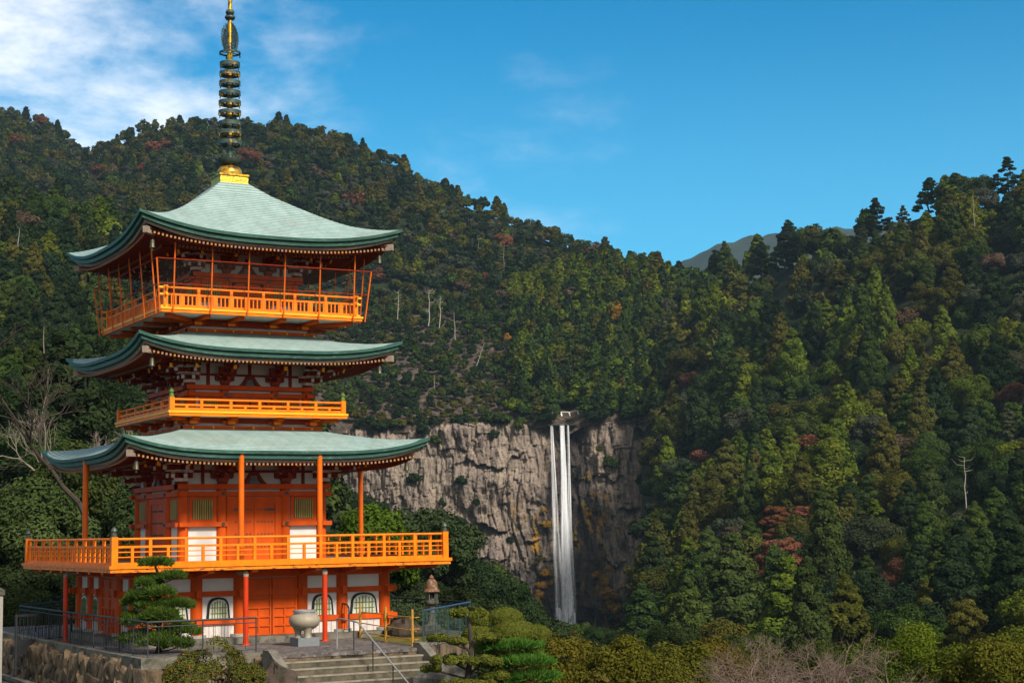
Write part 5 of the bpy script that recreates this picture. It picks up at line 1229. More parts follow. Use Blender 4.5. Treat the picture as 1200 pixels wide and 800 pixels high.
# boulder retaining wall along the left edge and the front corner, with a concrete coping
wl = local('retaining_wall', -6.0, -9.8, GZ-2.2, 0, label='rough boulder retaining wall with concrete coping along the left terrace edge', cat='wall')
def stones(path, z0, z1, seed):
    rg = random.Random(seed); V = []; F = []
    def stone(c, sx, sz, ax, nrm):
        n, m = 9, 6; b0 = len(V); ph = [rg.uniform(0, 6) for _ in range(4)]; tilt = rg.uniform(-.7, .7)
        for i in range(m+1):
            for j in range(n):
                u = math.pi*i/m; v = 2*math.pi*j/n
                k = 1+rg.uniform(-.07, .07)+.13*math.sin(3*v+ph[0])+.10*math.sin(2*u*2+ph[1])+.07*math.sin(5*v+ph[2]+u)
                cx = math.copysign(abs(math.sin(u)*math.cos(v))**.5, math.cos(v)); cz = math.copysign(abs(math.cos(u))**.5, math.cos(u)); cy = math.copysign(abs(math.sin(u)*math.sin(v))**.8, math.sin(v))
                x, z = cx*sx*k, cz*sz*k; x, z = x*math.cos(tilt)-z*math.sin(tilt), x*math.sin(tilt)+z*math.cos(tilt)
                p = Vector(c)+Vector(ax)*x+Vector(nrm)*(cy*.26*k)+Vector((0, 0, z)); V.append(p)
        for i in range(m):
            for j in range(n): F.append((b0+i*n+j, b0+i*n+(j+1)%n, b0+(i+1)*n+(j+1)%n, b0+(i+1)*n+j))
    for (xa, ya), (xb, yb), nx, ny in path:
        L_ = math.hypot(xb-xa, yb-ya); ax = ((xb-xa)/L_, (yb-ya)/L_, 0); z = z1
        row = 0
        while z > z0:
            hh = rg.uniform(.45, .85); s = rg.uniform(-.3, 0)
            while s < L_+.2:
                wd = rg.uniform(.38, .80); zc = z-hh*.5+rg.uniform(-.1, .08); out = .10+(z1-zc)*.16
                stone((xa+ax[0]*(s+wd/2)+nx*out, ya+ax[1]*(s+wd/2)+ny*out, zc), wd*.56, hh*rg.uniform(.5, .68), ax, (nx, ny, 0)); s += wd*.92
            z -= hh*.86; row += 1
    return V, F
V, F = stones([((0, 0), (-.32, 21.5), -1, 0), ((0, 0), (3.5, 0), 0, -1)], -.2, 1.98, 4)
me = bpy.data.meshes.new('wall_stones'); me.from_pydata(V, [], F); me.update(); me.polygons.foreach_set('use_smooth', np.ones(len(F), dtype=bool)); me.set_sharp_from_angle(angle=math.radians(24))
link('wall_stones', me, M['wall_stone'], wl)
q = MB()
q.add([(-.14, -.16, 1.93), (.22, .2, 1.93), (-.10, 21.5, 1.93), (-.46, 21.5, 1.93), (-.14, -.16, 2.24), (.22, .2, 2.24), (-.10, 21.5, 2.24), (-.46, 21.5, 2.24)], [(3,2,1,0),(4,5,6,7),(0,1,5,4),(1,2,6,5),(2,3,7,6),(3,0,4,7)])
q.add([(-.14, -.16, 1.93), (3.5, -.16, 1.93), (3.5, .2, 1.93), (.22, .2, 1.93), (-.14, -.16, 2.24), (3.5, -.16, 2.24), (3.5, .2, 2.24), (.22, .2, 2.24)], [(3,2,1,0),(4,5,6,7),(0,1,5,4),(1,2,6,5),(2,3,7,6)])
q.build('coping', M['concrete'], wl)

# metal fences: pts in the u, v frame
def fence(name, pts, label, mk, rail_mk, top=1.06, low=.92, post=1.45, bars=5, base=.03, z=GZ, group=None):
    o = local(name, pts[0][0], pts[0][1], z, 0, label=label, cat='fence', group=group)
    P = [Vector((x-pts[0][0], y-pts[0][1], 0)) for x, y in pts]
    rt = MB(); rb = MB(); pb = MB()
    for a, b_ in zip(P[:-1], P[1:]):
        up = Vector((0, 0, 1)); rt.tube(a+up*top, b_+up*top, .030, .030, 8); rb.tube(a+up*low, b_+up*low, .018, .018, 6); rb.tube(a+up*.12, b_+up*.12, .014, .014, 6)
        n = max(1, round((b_-a).length/post))
        for i in range(n*bars):
            if i % bars: c = a.lerp(b_, i/(n*bars)); pb.tube(c+up*.12, c+up*low, .0085, .0085, 5)
        for i in range(n+1):
            if i == n and b_ is not P[-1]: continue
            c = a.lerp(b_, i/n); w = MB(); w.tube(c+up*(base-.05), c+up*(top-.01), .022, .022, 7); w.build('fence_post', M[mk], o)
    rt.build('top_rail', M[rail_mk], o); rb.build('lower_rail', M[mk], o); pb.build('fence_bars', M[mk], o)
    return o
fence('metal_fence', [(-6.02, 6.0), (-5.85, -9.62), (-2.52, -9.62)], 'dark grey metal fence along the left terrace edge, bending at the niwaki pine', 'iron_grey', 'iron_grey')
fence('metal_fence', [(3.02, -9.72), (7.08, -5.22)], 'short teal fence with blue top rails beside the bamboo fence and stone lantern', 'fence_teal', 'fence_blue', bars=8)
fence('metal_fence', [(7.04, -5.12), (6.98, 2.2), (5.6, 8.0)], 'black metal fence behind the stone lantern on the far terrace edge', 'iron', 'iron', bars=7)
fence('metal_fence', [(-5.9, 6.6), (-3.4, 9.5)], 'black metal fence in the shade behind the left rear of the pagoda', 'iron', 'iron')

# bamboo fence round the lawn
bf = local('bamboo_fence', 2.9, -5.1, GZ, 0, label='low yellow bamboo fence with three posts round the small lawn', cat='fence')
BP = [Vector((0, 0, 0)), Vector((-.25, -2.6, 0)), Vector((-.48, -5.1, 0))]
for p in BP:
    q = MB(); q.tube(p, p+Vector((0, 0, 1.14)), .045, .04, 10); q.build('bamboo_post', M['bamboo'], bf)
q = MB()
for zz_, dz_ in ((.18, .02), (.5, -.03), (.86, .03)):
    for a, b_ in zip(BP[:-1], BP[1:]): q.tube(a+Vector((.05, .2, zz_)), b_+Vector((.05, -.15, zz_+dz_)), .020, .017, 7)
    q.tube(BP[-1]+Vector((.0, .2, zz_+.0)), BP[-1]+Vector((.5, .55, zz_)), .018, .016, 7)
q.build('bamboo_rail', M['bamboo'], bf)
tag(slab('lawn', [(2.92, -5.1), (2.5, -10.1), (2.95, -9.6), (6.9, -5.3), (5.6, -4.6)], GZ-.1, GZ+.012, M['lawn']), kind='structure')

# steel handrail down the middle of the steps, tall loop rail beside it
hr = local('handrail', .25, -9.6, GZ, 0, label='thin grey steel handrail running down the middle of the steps', cat='handrail')
pts = [(0, 1.0, .9), (0, -.9, .90), (0, -1.3, .88), (0, -1.3-3.6, .88-3.6*RISE/TREAD)]
q = MB(); q.path([(0, .3, .0), (0, .3, .9), (0, -.05, .92), (0, -1.3, .86), (0, -4.9, .86-3.6*RISE/TREAD)], .024, 8); q.build('rail', M['steel'], hr)
q = MB()
for y in (-1.0, -2.4, -3.8):
    zb = min(0, (y+1.3)*RISE/TREAD); q.tube((0, y, zb-.3), (0, y, zb+.86), .018, .018, 7)
q.build('rail_post', M['iron'], hr)
lr = local('loop_rail', 2.55, -3.6, GZ, 0, label='black arched hoop rail standing next to the first bamboo post', cat='railing')
q = MB(); q.path([(0, .1, 0), (0, .1, 1.08), (0, 0, 1.17), (.0, -.15, 1.2), (0, -1.2, 1.12), (0, -1.33, 1.02), (0, -1.36, 0)], .028, 8); q.build('hoop', M['iron'], lr)
q = MB()
for y in (-.3, -.62, -.95): q.tube((0, y, .28), (0, y, 1.16), .010, .010, 6)
q.tube((0, .1, .28), (0, -1.36, .28), .012, .012, 6); q.build('hoop_bars', M['iron'], lr)

# incense burner
ib = local('incense_burner', -.08, -7.45, GZ, 0, label='large pale round incense burner on a grey stone block before the pagoda door', cat='incense burner')
q = MB(); q.box(0, 0, .13, .72, .72, .27); q.build('stone_block', M['granite_blue'], ib)
for k in range(3):
    a = k*2*math.pi/3+.6; q = MB(); q.lathe([(.12, .26), (.10, .34), (.11, .44), (.15, .54), (.17, .62)], .21*math.cos(a), .21*math.sin(a), 12); q.build('leg', M['burner'], ib)
q = MB(); q.lathe([(.16, .49), (.30, .53), (.44, .63), (.505, .76), (.49, .88), (.41, .97), (.33, 1.01), (.31, 1.0)], 0, 0, 30); q.build('bowl', M['burner'], ib)
q = MB(); q.ring(0, 0, 1.0, 1.10, .29, .35, 30); q.ring(0, 0, 1.07, 1.13, .28, .375, 30); q.build('rim', M['steel'], ib)
q = MB(); q.lathe([(.29, 1.02), (.29, 1.09), (.12, 1.11)], 0, 0, 20); q.build('ash', M['dull_white'], ib)

# stone lantern
sl = local('stone_lantern', 5.3, -5.75, GZ, .2, label='old mossy stone lantern with a rust-brown cap beside the fence', cat='lantern')
sl.scale = (.9, .9, .89)
def poly_lathe(prof, n, mk, name, parent): q = MB(); q.lathe(prof, 0, 0, n); return q.build(name, M[mk], parent)
poly_lathe([(.42, .0), (.42, .20), (.36, .21), (.33, .40), (.24, .42)], 6, 'lantern_stone', 'base', sl)
poly_lathe([(.22, .42), (.17, .5), (.125, .75), (.115, .98), (.15, 1.16)], 16, 'lantern_stone', 'shaft', sl)
poly_lathe([(.15, 1.15), (.25, 1.2), (.28, 1.26), (.27, 1.33), (.2, 1.36)], 16, 'lantern_stone', 'platform', sl)
q = MB()
for k in range(6):
    if k in (1, 4): continue
    a = k*math.pi/3; q.box(.185*math.cos(a), .185*math.sin(a), 1.52, .05, .215, .33, a)
q.ring(0, 0, 1.36, 1.42, .01, .21, 6); q.ring(0, 0, 1.63, 1.70, .01, .21, 6); q.build('light_chamber', M['lantern_stone'], sl)
q = MB(); q.box(0, 0, 1.52, .2, .2, .3); q.build('dark_core', M['black'], sl)  # solid black block standing in for shade inside the light chamber
poly_lathe([(.33, 1.68), (.31, 1.73), (.24, 1.80), (.23, 1.98), (.18, 2.10), (.10, 2.16)], 14, 'rust_stone', 'cap', sl)
poly_lathe([(.06, 2.15), (.10, 2.2), (.07, 2.27), (.01, 2.33)], 10, 'rust_stone', 'finial', sl)

def boulder(name, pos, size, seed, label, mk='boulder'):
    n, m = 22, 14; V = []; F = []; r = np.random.default_rng(seed); ph = r.uniform(0, 6, 8)
    for i in range(m+1):
        for j in range(n):
            u = math.pi*i/m; v = 2*math.pi*j/n
            k = 1+.14*math.sin(2*v+ph[0])+.10*math.sin(3*v+ph[1]+2*u)+.08*math.sin(5*u+ph[2])+.05*math.sin(7*v+ph[3]-3*u)+.06*math.sin(9*v+ph[4]+5*u)+.05*math.sin(13*v-7*u+ph[5])
            V.append((size[0]*k*math.sin(u)*math.cos(v), size[1]*k*math.sin(u)*math.sin(v), size[2]*k*math.copysign(abs(math.cos(u))**.8, math.cos(u))))
    for i in range(m):
        for j in range(n): F.append((i*n+j, i*n+(j+1)%n, (i+1)*n+(j+1)%n, (i+1)*n+j))
    me = bpy.data.meshes.new(name); me.from_pydata(V, [], F[:]); me.update(); me.polygons.foreach_set('use_smooth', np.ones(len(F), dtype=bool)); me.set_sharp_from_angle(angle=math.radians(16))
    o = link(name, me, M[mk]); o.location = pos; return tag(o, label, 'rock')
boulder('boulder', W(4.25, -5.7, GZ+.12), (.70, .5, .44), 23, 'dark brown boulder on the lawn between the bamboo fence and the lantern')
boulder('boulder', Vector((-6.9, 47.6, -4.5)), (.55, .5, .75), 8, 'dark mossy rock at the left foot of the steps')
boulder('boulder', Vector((-2.15, 48.6, -4.35)), (.75, .5, .55), 12, 'grey rock right of the steps under the trained tree', 'stone')
boulder('boulder', Vector((-1.4, 47.6, -5.1)), (.6, .5, .55), 15, 'brown rock low among the trained trees right of the steps')

# left edge: stone gate pillar and dark gate on the road
gp = empty('stone_pillar', (-17.95, 57.6, -5.0), .3, 'pale stone gate pillar at the left frame edge', 'pillar')
q = MB(); q.box(0, 0, 1.55, .42, .42, 3.1); q.build('pillar_shaft', M['granite'], gp)
q = MB(); q.add([(-.27, -.27, 3.1), (.27, -.27, 3.1), (.27, .27, 3.1), (-.27, .27, 3.1), (-.27, -.27, 3.25), (.27, -.27, 3.25), (.27, .27, 3.25), (-.27, .27, 3.25), (0, 0, 3.42)], [(3,2,1,0),(0,1,5,4),(1,2,6,5),(2,3,7,6),(3,0,4,7),(4,5,8),(5,6,8),(6,7,8),(7,4,8)]); q.build('pillar_cap', M['lantern_stone'], gp)
gt = empty('iron_gate', (-17.5, 58.4, -5.0), .95, 'low black iron gate between the stone pillar and the boulder wall', 'gate')
for x in (0, 2.4): q = MB(); q.tube((x, 0, .3), (x, 0, 2.4), .05, .05, 8); q.build('gate_post', M['iron'], gt)
q = MB(); q.span(0, 2.4, -.02, .02, 2.3, 2.38); q.span(0, 2.4, -.02, .02, 1.0, 1.5); q.span(0, 2.4, -.02, .02, .5, .56)
for i in range(16): q.tube((i*.16, 0, .5), (i*.16, 0, 2.3), .012, .012, 5)
q.build('gate_leaf', M['iron'], gt)
q = MB(); q.add([tuple(v) for v in (W(-6.55, 10, -5.0), W(-6.8, -9.9, -5.0), W(-7.1, -9.9, -5.0), W(-6.85, 10, -5.0), W(-6.55, 10, -4.86), W(-6.8, -9.9, -4.86), W(-7.1, -9.9, -4.86), W(-6.85, 10, -4.86))], [(0,1,2,3),(7,6,5,4),(0,4,5,1),(1,5,6,2),(2,6,7,3),(3,7,4,0)])
tag(q.build('kerb', M['concrete']), kind='structure')

# ================================================================== GARDEN PLANTS
def foliage(name, parent, C, R, n_per, leaf, col, flat=1.0, aspect=.6, seed=0, outward=.75, upb=.25, shell=(.8, 1.06), axis=None):
    rg = np.random.default_rng(seed); V, tn = leaves(rg, np.array(C, float), np.array(R, float), n_per, leaf, flat, aspect, outward, axis, upb, shell)
    me = mesh_np(name, V, quads(len(tn))); face_attr(me, 'tone', tn); o = link(name, me, M['leaf'], parent); o.color = (*col, 1); return o
def limb(mb, pts, r0, r1, n=8):
    for i in range(len(pts)-1):
        a, b_ = i/(len(pts)-1), (i+1)/(len(pts)-1); mb.tube(pts[i], pts[i+1], r0+(r1-r0)*a, r0+(r1-r0)*b_, n)
def needles(name, parent, pads, n, col, seed):
    """pads: (x, y, z, rx, ry, rz): flat cushions of pine needles"""
    for k, (x, y, z, rx, ry, rz) in enumerate(pads):
        rg = np.random.default_rng(seed+k); N = int(n*rx*ry)
        d = unit(rg.normal(size=(N, 3))); rad = rg.uniform(.35, 1, N)**.5; d[:, 2] = np.where(d[:, 2] < -.2, -d[:, 2], d[:, 2])
        P = np.array([x, y, z])+d*rad[:, None]*np.array([rx, ry, rz])
        P[:, 2] += .10*rz*np.sin(P[:, 0]*9+k)
        t = unit(d*np.array([.8, .8, .5])+rg.normal(size=(N, 3))*.5+np.array([0, 0, .75])); s = unit(np.cross(t, rg.normal(size=(N, 3))))
        ln = rg.uniform(.11, .21, N)[:, None]; w = .015
        V = np.stack([P-s*w, P+s*w, P+s*w*.5+t*ln, P-s*w*.5+t*ln], 1).reshape(-1, 3); tn = np.clip(.45+rg.normal(0, .18, N)+.15*(d[:, 2]), 0, 1)  # tone rises toward each pad's top, a highlight put into the colour
        me = mesh_np(name, V, quads(N)); face_attr(me, 'tone', tn); o = link(name, me, M['leaf'], parent); o.color = (*(np.array(col)*rg.uniform(.85, 1.15)), 1)

# niwaki pine on the terrace
np_ = local('niwaki_pine', -4.85, -7.3, GZ, -YAW, label='cloud-pruned green pine with flat needle pads behind the left terrace fence', cat='pine')
q = MB(); trunk_pts = [Vector(p) for p in ((.0, 0, -.05), (.12, 0, .35), (.02, .05, .8), (.14, .0, 1.25), (.10, 0, 1.7), (-.02, 0, 2.1), (.1, 0, 2.4), (-.06, 0, 2.75), (-.10, 0, 2.85))]
limb(q, trunk_pts, .11, .035, 9)
PADS = [(-.08, 0, 2.86, .53, .48, .13), (.52, -.15, 2.42, .40, .40, .13), (-.30, .1, 2.28, .42, .38, .12), (-.42, -.25, 1.82, .52, .48, .15), (.14, -.45, 1.92, .5, .42, .15), (-.78, .0, 1.58, .40, .38, .14), (-.20, -.3, 1.50, .5, .45, .12), (.62, -.25, 1.50, .62, .5, .15),
        (.20, -.6, 1.20, .55, .45, .2), (-.92, -.1, 1.12, .27, .3, .12), (-.50, -.4, .98, .55, .45, .16), (.35, -.4, .98, .55, .5, .18), (.85, -.1, .62, .6, .5, .2), (-.55, -.2, .42, .65, .5, .2), (.15, -.5, .32, .7, .5, .2), (.75, -.3, .22, .5, .5, .18)]
for (x, y, z, rx, ry, rz) in PADS:
    a = trunk_pts[0].lerp(trunk_pts[-1], min(1, max(0, (z-.15)/2.9))); a.x += .05
    q.tube(a, (x, y, z-.04), .035, .015, 6)
q.build('trunk', M['bark'], np_)
_rp = random.Random(3); PADS += [(_rp.uniform(-.75, .8), _rp.uniform(-.5, .2), _rp.uniform(.5, 2.2), _rp.uniform(.2, .36), .3, .11) for _ in range(3)]
PADS = [(x, y, z, rx*1.08, ry, rz*1.45) for x, y, z, rx, ry, rz in PADS]
np_.scale = (.90, .90, .93)
needles('needle_pad', np_, PADS, 6200, (.050, .085, .013), 60)

# azalea in front of the wall, lower bush at its foot
az = empty('azalea_bush', (-8.6, 46.6, -6.3), 0, 'loose olive azalea bush with small orange leaves before the terrace fence', 'bush')
rg = np.random.default_rng(12); q = MB(); C = []; R = []
for i in range(46):
    a = rg.uniform(0, 6.28); r = rg.uniform(.05, 1)**.5; h = 3.42-.95*r-.25*rg.uniform()-1.5*(rg.uniform() < .3)*r; x, y = .1+1.35*r*math.cos(a), .75*r*math.sin(a)
    C.append((x, y, h)); R.append(rg.uniform(.2, .36)); limb(q, [Vector((x*.15, y*.15, .1)), Vector((x*.5, y*.5, h*.55)), Vector((x, y, h))], .03, .008, 5)
for i in range(26): a = rg.uniform(0, 6.28); C.append((.0+1.5*math.cos(a)*rg.uniform(.3, 1), -.35+.75*math.sin(a), rg.uniform(1.4, 2.4))); R.append(rg.uniform(.2, .36))
q.build('stems', M['bark_pale'], az); foliage('foliage', az, C, R, 260, .062, (.075, .078, .016), 1, .5, 3, .5)
foliage('autumn_leaves', az, C, R, 16, .06, (.24, .10, .010), 1, .5, 4, .4)
lb = empty('low_bush', (-7.75, 45.2, -6.4), 0, 'low rounded green bush at the bottom frame edge below the azalea', 'bush')
C = [(rg.uniform(-.7, .7), rg.uniform(-.5, .5), 1.55+rg.uniform(-.3, .25)) for _ in range(24)]; foliage('foliage', lb, C, [rg.uniform(.2, .34) for _ in C], 260, .05, (.075, .10, .015), 1, .5, 8); q = MB(); limb(q, [Vector((0, 0, 0)), Vector((.05, 0, 1.6))], .06, .03); q.build('stems', M['bark'], lb)
lb = empty('low_bush', (-10.6, 45.6, -6.4), 0, 'dark green bush under the boulder wall corner at the bottom left', 'bush')
C = [(rg.uniform(-.8, .8), rg.uniform(-.5, .5), 1.2+rg.uniform(-.5, .3)) for _ in range(26)]; foliage('foliage', lb, C, [rg.uniform(.2, .34) for _ in C], 240, .06, (.05, .075, .016), 1, .5, 9); q = MB(); limb(q, [Vector((0, 0, 0)), Vector((.05, 0, 1.2))], .06, .03); q.build('stems', M['bark'], lb)

# trained evergreen with leaf cushions beside the steps
tt = empty('trained_evergreen', (-1.35, 47.5, -6.6), 0, 'yellow-green trained tree with rounded leaf cushions right beside the steps', 'tree')
CU = [(-.02, 0, 4.30, .55, .24), (-.85, .1, 3.62, .33, .17), (-.28, -.25, 3.55, .30, .16), (.48, .0, 3.62, .42, .2), (-.55, -.3, 3.02, .70, .24), (.40, -.35, 2.98, .50, .22), (-1.05, .0, 2.78, .40, .18), (.72, -.2, 2.55, .48, .2), (-.35, -.5, 2.38, .55, .2), (.28, -.5, 2.35, .5, .2), (-.9, -.3, 2.25, .45, .2), (.75, -.3, 2.05, .5, .2), (0, -.4, 1.85, .8, .25), (-.8, -.2, 1.7, .6, .25)]
q = MB(); limb(q, [Vector((0, 0, 0)), Vector((.1, 0, 1.2)), Vector((-.08, 0, 2.4)), Vector((.06, 0, 3.4)), Vector((-.02, 0, 4.2))], .13, .05)
for x, y, z, r, h in CU: q.tube((.02, 0, z-.35), (x, y, z-.05), .04, .02, 6)
q.build('trunk', M['bark'], tt)
for k, (x, y, z, r, h) in enumerate(CU):
    rg = np.random.default_rng(200+k); m = 16; a = rg.uniform(0, 6.28, m); rr_ = np.sqrt(rg.uniform(0, 1, m))*r*.8
    foliage('leaf_cushion', tt, np.stack([x+np.cos(a)*rr_, y+np.sin(a)*rr_*.8, z+rg.uniform(-.04, .08, m)*(1-rr_/r)], 1), np.full(m, h*.75), 130, .058, (.085, .095, .015), .75, .55, 300+k, .6, .5)

# clipped mounds behind it and the pine below them
cm = empty('clipped_shrub', (-.35, 49.3, -6.6), 0, 'tightly clipped green shrub of stacked rounded mounds right of the steps', 'shrub')
DM = [(-.0, 0, 4.02, .55, .34), (-.62, .1, 3.95, .45, .30), (.28, -.35, 3.58, .78, .42), (-.75, -.1, 3.52, .55, .36), (.95, .1, 3.50, .42, .34), (.55, -.1, 3.35, .62, .38), (.1, -.2, 3.15, 1.0, .36)]
q = MB(); limb(q, [Vector((0, 0, 0)), Vector((.05, 0, 3.3))], .14, .08); q.build('trunk', M['bark'], cm)
for k, (x, y, z, r, h) in enumerate(DM):
    rg = np.random.default_rng(400+k); N = int(9000*r*r)+2500; d = unit(rg.normal(size=(N, 3))); d[:, 2] = np.where(d[:, 2] < -.25, -d[:, 2], d[:, 2])
    P = np.array([x, y, z])+d*np.array([r, r*.9, h])*rg.uniform(.93, 1.02, N)[:, None]; n = unit(d+rg.normal(size=(N, 3))*.35); a = unit(np.cross(n, rg.normal(size=(N, 3)))); b_ = np.cross(n, a); s = .042
    V = np.stack([P-a*s*.5-b_*s*.3, P+a*s*.5-b_*s*.3, P+a*s*.5+b_*s*.3, P-a*s*.5+b_*s*.3], 1).reshape(-1, 3); tn = np.clip(.5+rg.normal(0, .2, N), 0, 1)
    me = mesh_np('clipped_mound', V, quads(N)); face_attr(me, 'tone', tn); o = link('clipped_mound', me, M['leaf'], cm); o.color = (.075, .085, .014, 1)
gp2 = empty('garden_pine', (-.12, 47.9, -6.8), 0, 'bright green layered garden pine under the clipped mounds', 'pine')
PD = [(-.1, 0, 3.46, 1.0, .6, .16), (.35, -.2, 3.05, .85, .6, .16), (-.45, -.1, 2.95, .5, .5, .15), (.55, -.2, 2.62, .8, .6, .17), (-.35, -.3, 2.45, .7, .5, .18), (.7, -.1, 2.2, .75, .6, .18), (-.1, -.4, 2.0, .8, .6, .2), (.8, 0, 1.75, .7, .5, .2), (.1, -.4, 1.5, .9, .6, .2), (-.6, -.2, 1.45, .6, .5, .2)]
q = MB(); limb(q, [Vector((.05, 0, 0)), Vector((-.05, 0, 1.5)), Vector((.1, 0, 3.3))], .12, .04)
for x, y, z, *_ in PD: q.tube((.03, 0, z-.15), (x, y, z-.02), .035, .015, 6)
q.build('trunk', M['bark'], gp2); needles('needle_pad', gp2, PD, 3600, (.050, .115, .016), 500)

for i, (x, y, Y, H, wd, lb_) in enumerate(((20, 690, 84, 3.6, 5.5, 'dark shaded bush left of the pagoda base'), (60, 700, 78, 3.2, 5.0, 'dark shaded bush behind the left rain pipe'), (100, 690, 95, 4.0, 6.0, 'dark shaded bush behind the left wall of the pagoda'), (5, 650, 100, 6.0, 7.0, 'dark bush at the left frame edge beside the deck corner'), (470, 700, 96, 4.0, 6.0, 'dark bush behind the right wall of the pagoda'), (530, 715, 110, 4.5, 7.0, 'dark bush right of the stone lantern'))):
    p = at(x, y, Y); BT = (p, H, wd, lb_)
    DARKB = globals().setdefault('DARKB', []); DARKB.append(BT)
# ---- bare trees
def bare(name, pos, label, H, seed, mk, spread=.55, depth=5, r0=.12, lean=(0, 0), kids_=(2, 3), cat='tree', twig=None, first=.35, up=.25, group=None):
    r = random.Random(seed); q = MB(); tw = MB(); root = empty(name, pos, 0, label, cat, group)
    def grow(p, d, l, rad, dep):
        n = 3; pts = [p]
        for i in range(n):
            d = (d+Vector((r.gauss(0, .13), r.gauss(0, .13), r.gauss(0, .08)+up*.12))).normalized(); pts.append(pts[-1]+d*l/n)
        tgt = q if dep > 2 else tw
        for i in range(n): tgt.tube(pts[i], pts[i+1], rad*(1-.15*i), rad*(1-.15*(i+1)), 7 if dep > 3 else 4, False)
        if dep == 0: return
        for k in range(r.randint(*kids_)):
            a = r.uniform(0, 6.28); s = spread*r.uniform(.6, 1.3)
            o = d.orthogonal().normalized(); o2 = d.cross(o); nd = (d*math.cos(s)+(o*math.cos(a)+o2*math.sin(a))*math.sin(s)).normalized()
            grow(pts[-1 if k == 0 else r.choice((2, 3))], nd, l*r.uniform(.62, .86), rad*.62, dep-1)
    grow(Vector((0, 0, -.2)), Vector((lean[0], lean[1], 1)).normalized(), H*first, r0, depth)
    q.build('trunk', M[mk], root); tw.build('twigs', M[twig or mk], root)['kind'] = 'stuff'; return root
bare('bare_tree', (-20.6, 80, 1.0), 'dark leafless tree with crooked limbs left of the lowest eaves', 8.5, 5, 'bark', .5, 6, .16, (-.35, 0), (2, 3), first=.36)
bare('bare_tree', (-31.4, 125, 2.2), 'pale leafless tree with a fine spreading crown behind the lowest left eaves', 7.6, 9, 'bark_pale', .55, 6, .15, (0, 0), (2, 3), first=.27)
bare('bare_tree', (-28.0, 122, 2.4), 'pale leafless tree right behind the middle balcony corner', 7.5, 10, 'bark_pale', .5, 6, .13, (.1, 0), (2, 3), first=.27)
bare('bare_tree', (-34.5, 122, 2.6), 'grey leafless tree at the left edge of the pale bare trees', 9.5, 19, 'bark_pale', .5, 6, .14, (-.1, 0), (2, 3), first=.27)
for i, (x, y, z, h, lb_) in enumerate(((11.3, 70, -9.2, 7.2, 'pinkish leafless cherry tree in the middle of the bottom frame edge'), (13.2, 72, -9.6, 7.8, 'pinkish leafless cherry tree behind the middle one at the bottom edge'), (9.2, 66, -9.2, 6.6, 'leftmost pinkish leafless cherry tree at the bottom edge'), (15.0, 70, -9.6, 6.9, 'rightmost pinkish leafless cherry tree at the bottom edge'))):
    bare('bare_cherry', (x, y, z), lb_, h, 30+i, 'twig_pink', .75, 6, .10, (0, 0), (2, 4), first=.24, up=.05, group='bare cherry trees along the bottom edge')
# dead white snags and tall pale trunks
def snag(pos, H, seed, label, mk='bark_dead', r0=.2, nb=9, lean=0.0):
    r0 *= .62
    r = random.Random(seed); q = MB(); root = empty('dead_tree', pos, 0, label, 'tree', 'dead pale trunks on the slopes')
    pts = [Vector((lean*H*i/6+r.gauss(0, .012)*H, 0, H*i/6)) for i in range(7)]; limb(q, pts, r0, r0*.35, 6); q.build('trunk', M[mk], root)
    q = MB()
    for i in range(nb):
        t = r.uniform(.35, 1); p = pts[0].lerp(pts[-1], t); a = r.uniform(0, 6.28); l = H*r.uniform(.1, .24)
        m_ = p+Vector((math.cos(a)*l*.6, math.sin(a)*l*.6, l*.1)); e = m_+Vector((math.cos(a)*l*.4, math.sin(a)*l*.4, l*r.uniform(.1, .5))); q.tube(p, m_, r0*.35, r0*.22, 5); q.tube(m_, e, r0*.22, r0*.08, 5)
    q.build('branches', M[mk], root)
for i, (x, y, Y, H, lb_, mk, r0, nb, ln) in enumerate((
    (503, 382, 772, 17, 'white dead tree with forked branches level with the top balcony', 'bark_dead', .5, 12, 0), (515, 384, 776, 15, 'white dead tree just right of the forked white one', 'bark_dead', .4, 9, .05), (466, 374, 776, 14, 'greyish dead tree close to the right tip of the top balcony', 'bark_dead', .35, 9, .05),
    (533, 398, 762, 13, 'slim white dead trunk above the cliff left of the falls', 'bark_dead', .3, 6, 0), (558, 430, 742, 11, 'leaning grey dead trunk right of the slim white one above the cliff', 'bark_dead', .3, 6, .35), (509, 460, 728, 8, 'short pale dead stem low above the cliff', 'bark_dead', .22, 4, 0),
    (561, 318, 900, 20, 'tall pale trunk high on the slope above the falls', 'bark_pale', .35, 4, 0), (591, 330, 880, 20, 'pale trunk halfway between the top roof and the saddle', 'bark_pale', .35, 5, 0),
    (50, 482, 250, 13, 'tall bare trunk at the left below the top balcony', 'bark_pale', .22, 3, 0), (77, 490, 260, 12, 'second tall bare trunk at the left, right of the first', 'bark_pale', .2, 3, 0), (53, 580, 118, 9.0, 'thin straight pale pole-like trunk beside the lowest left eaves', 'bark_pale', .07, 1, 0),
    (18, 322, 480, 14, 'bleached curved dead tree at the far left of the near ridge', 'bark_dead', .28, 5, .06), (1133, 606, 330, 12, 'bleached dead trunk with stubs on the right hillside', 'bark_dead', .2, 8, 0), (1183, 740, 240, 9.5, 'pale bare trunk by the right frame edge', 'bark_pale', .16, 3, 0), (1142, 265, 560, 11, 'reddish bare trunk under the right crest', 'bark_pale', .3, 3, 0))):
    p = at(x, y, Y); snag(p, H*1.0, 40+i, lb_, mk, r0, nb, ln)

# ---- broad evergreen and other single trees near the temple

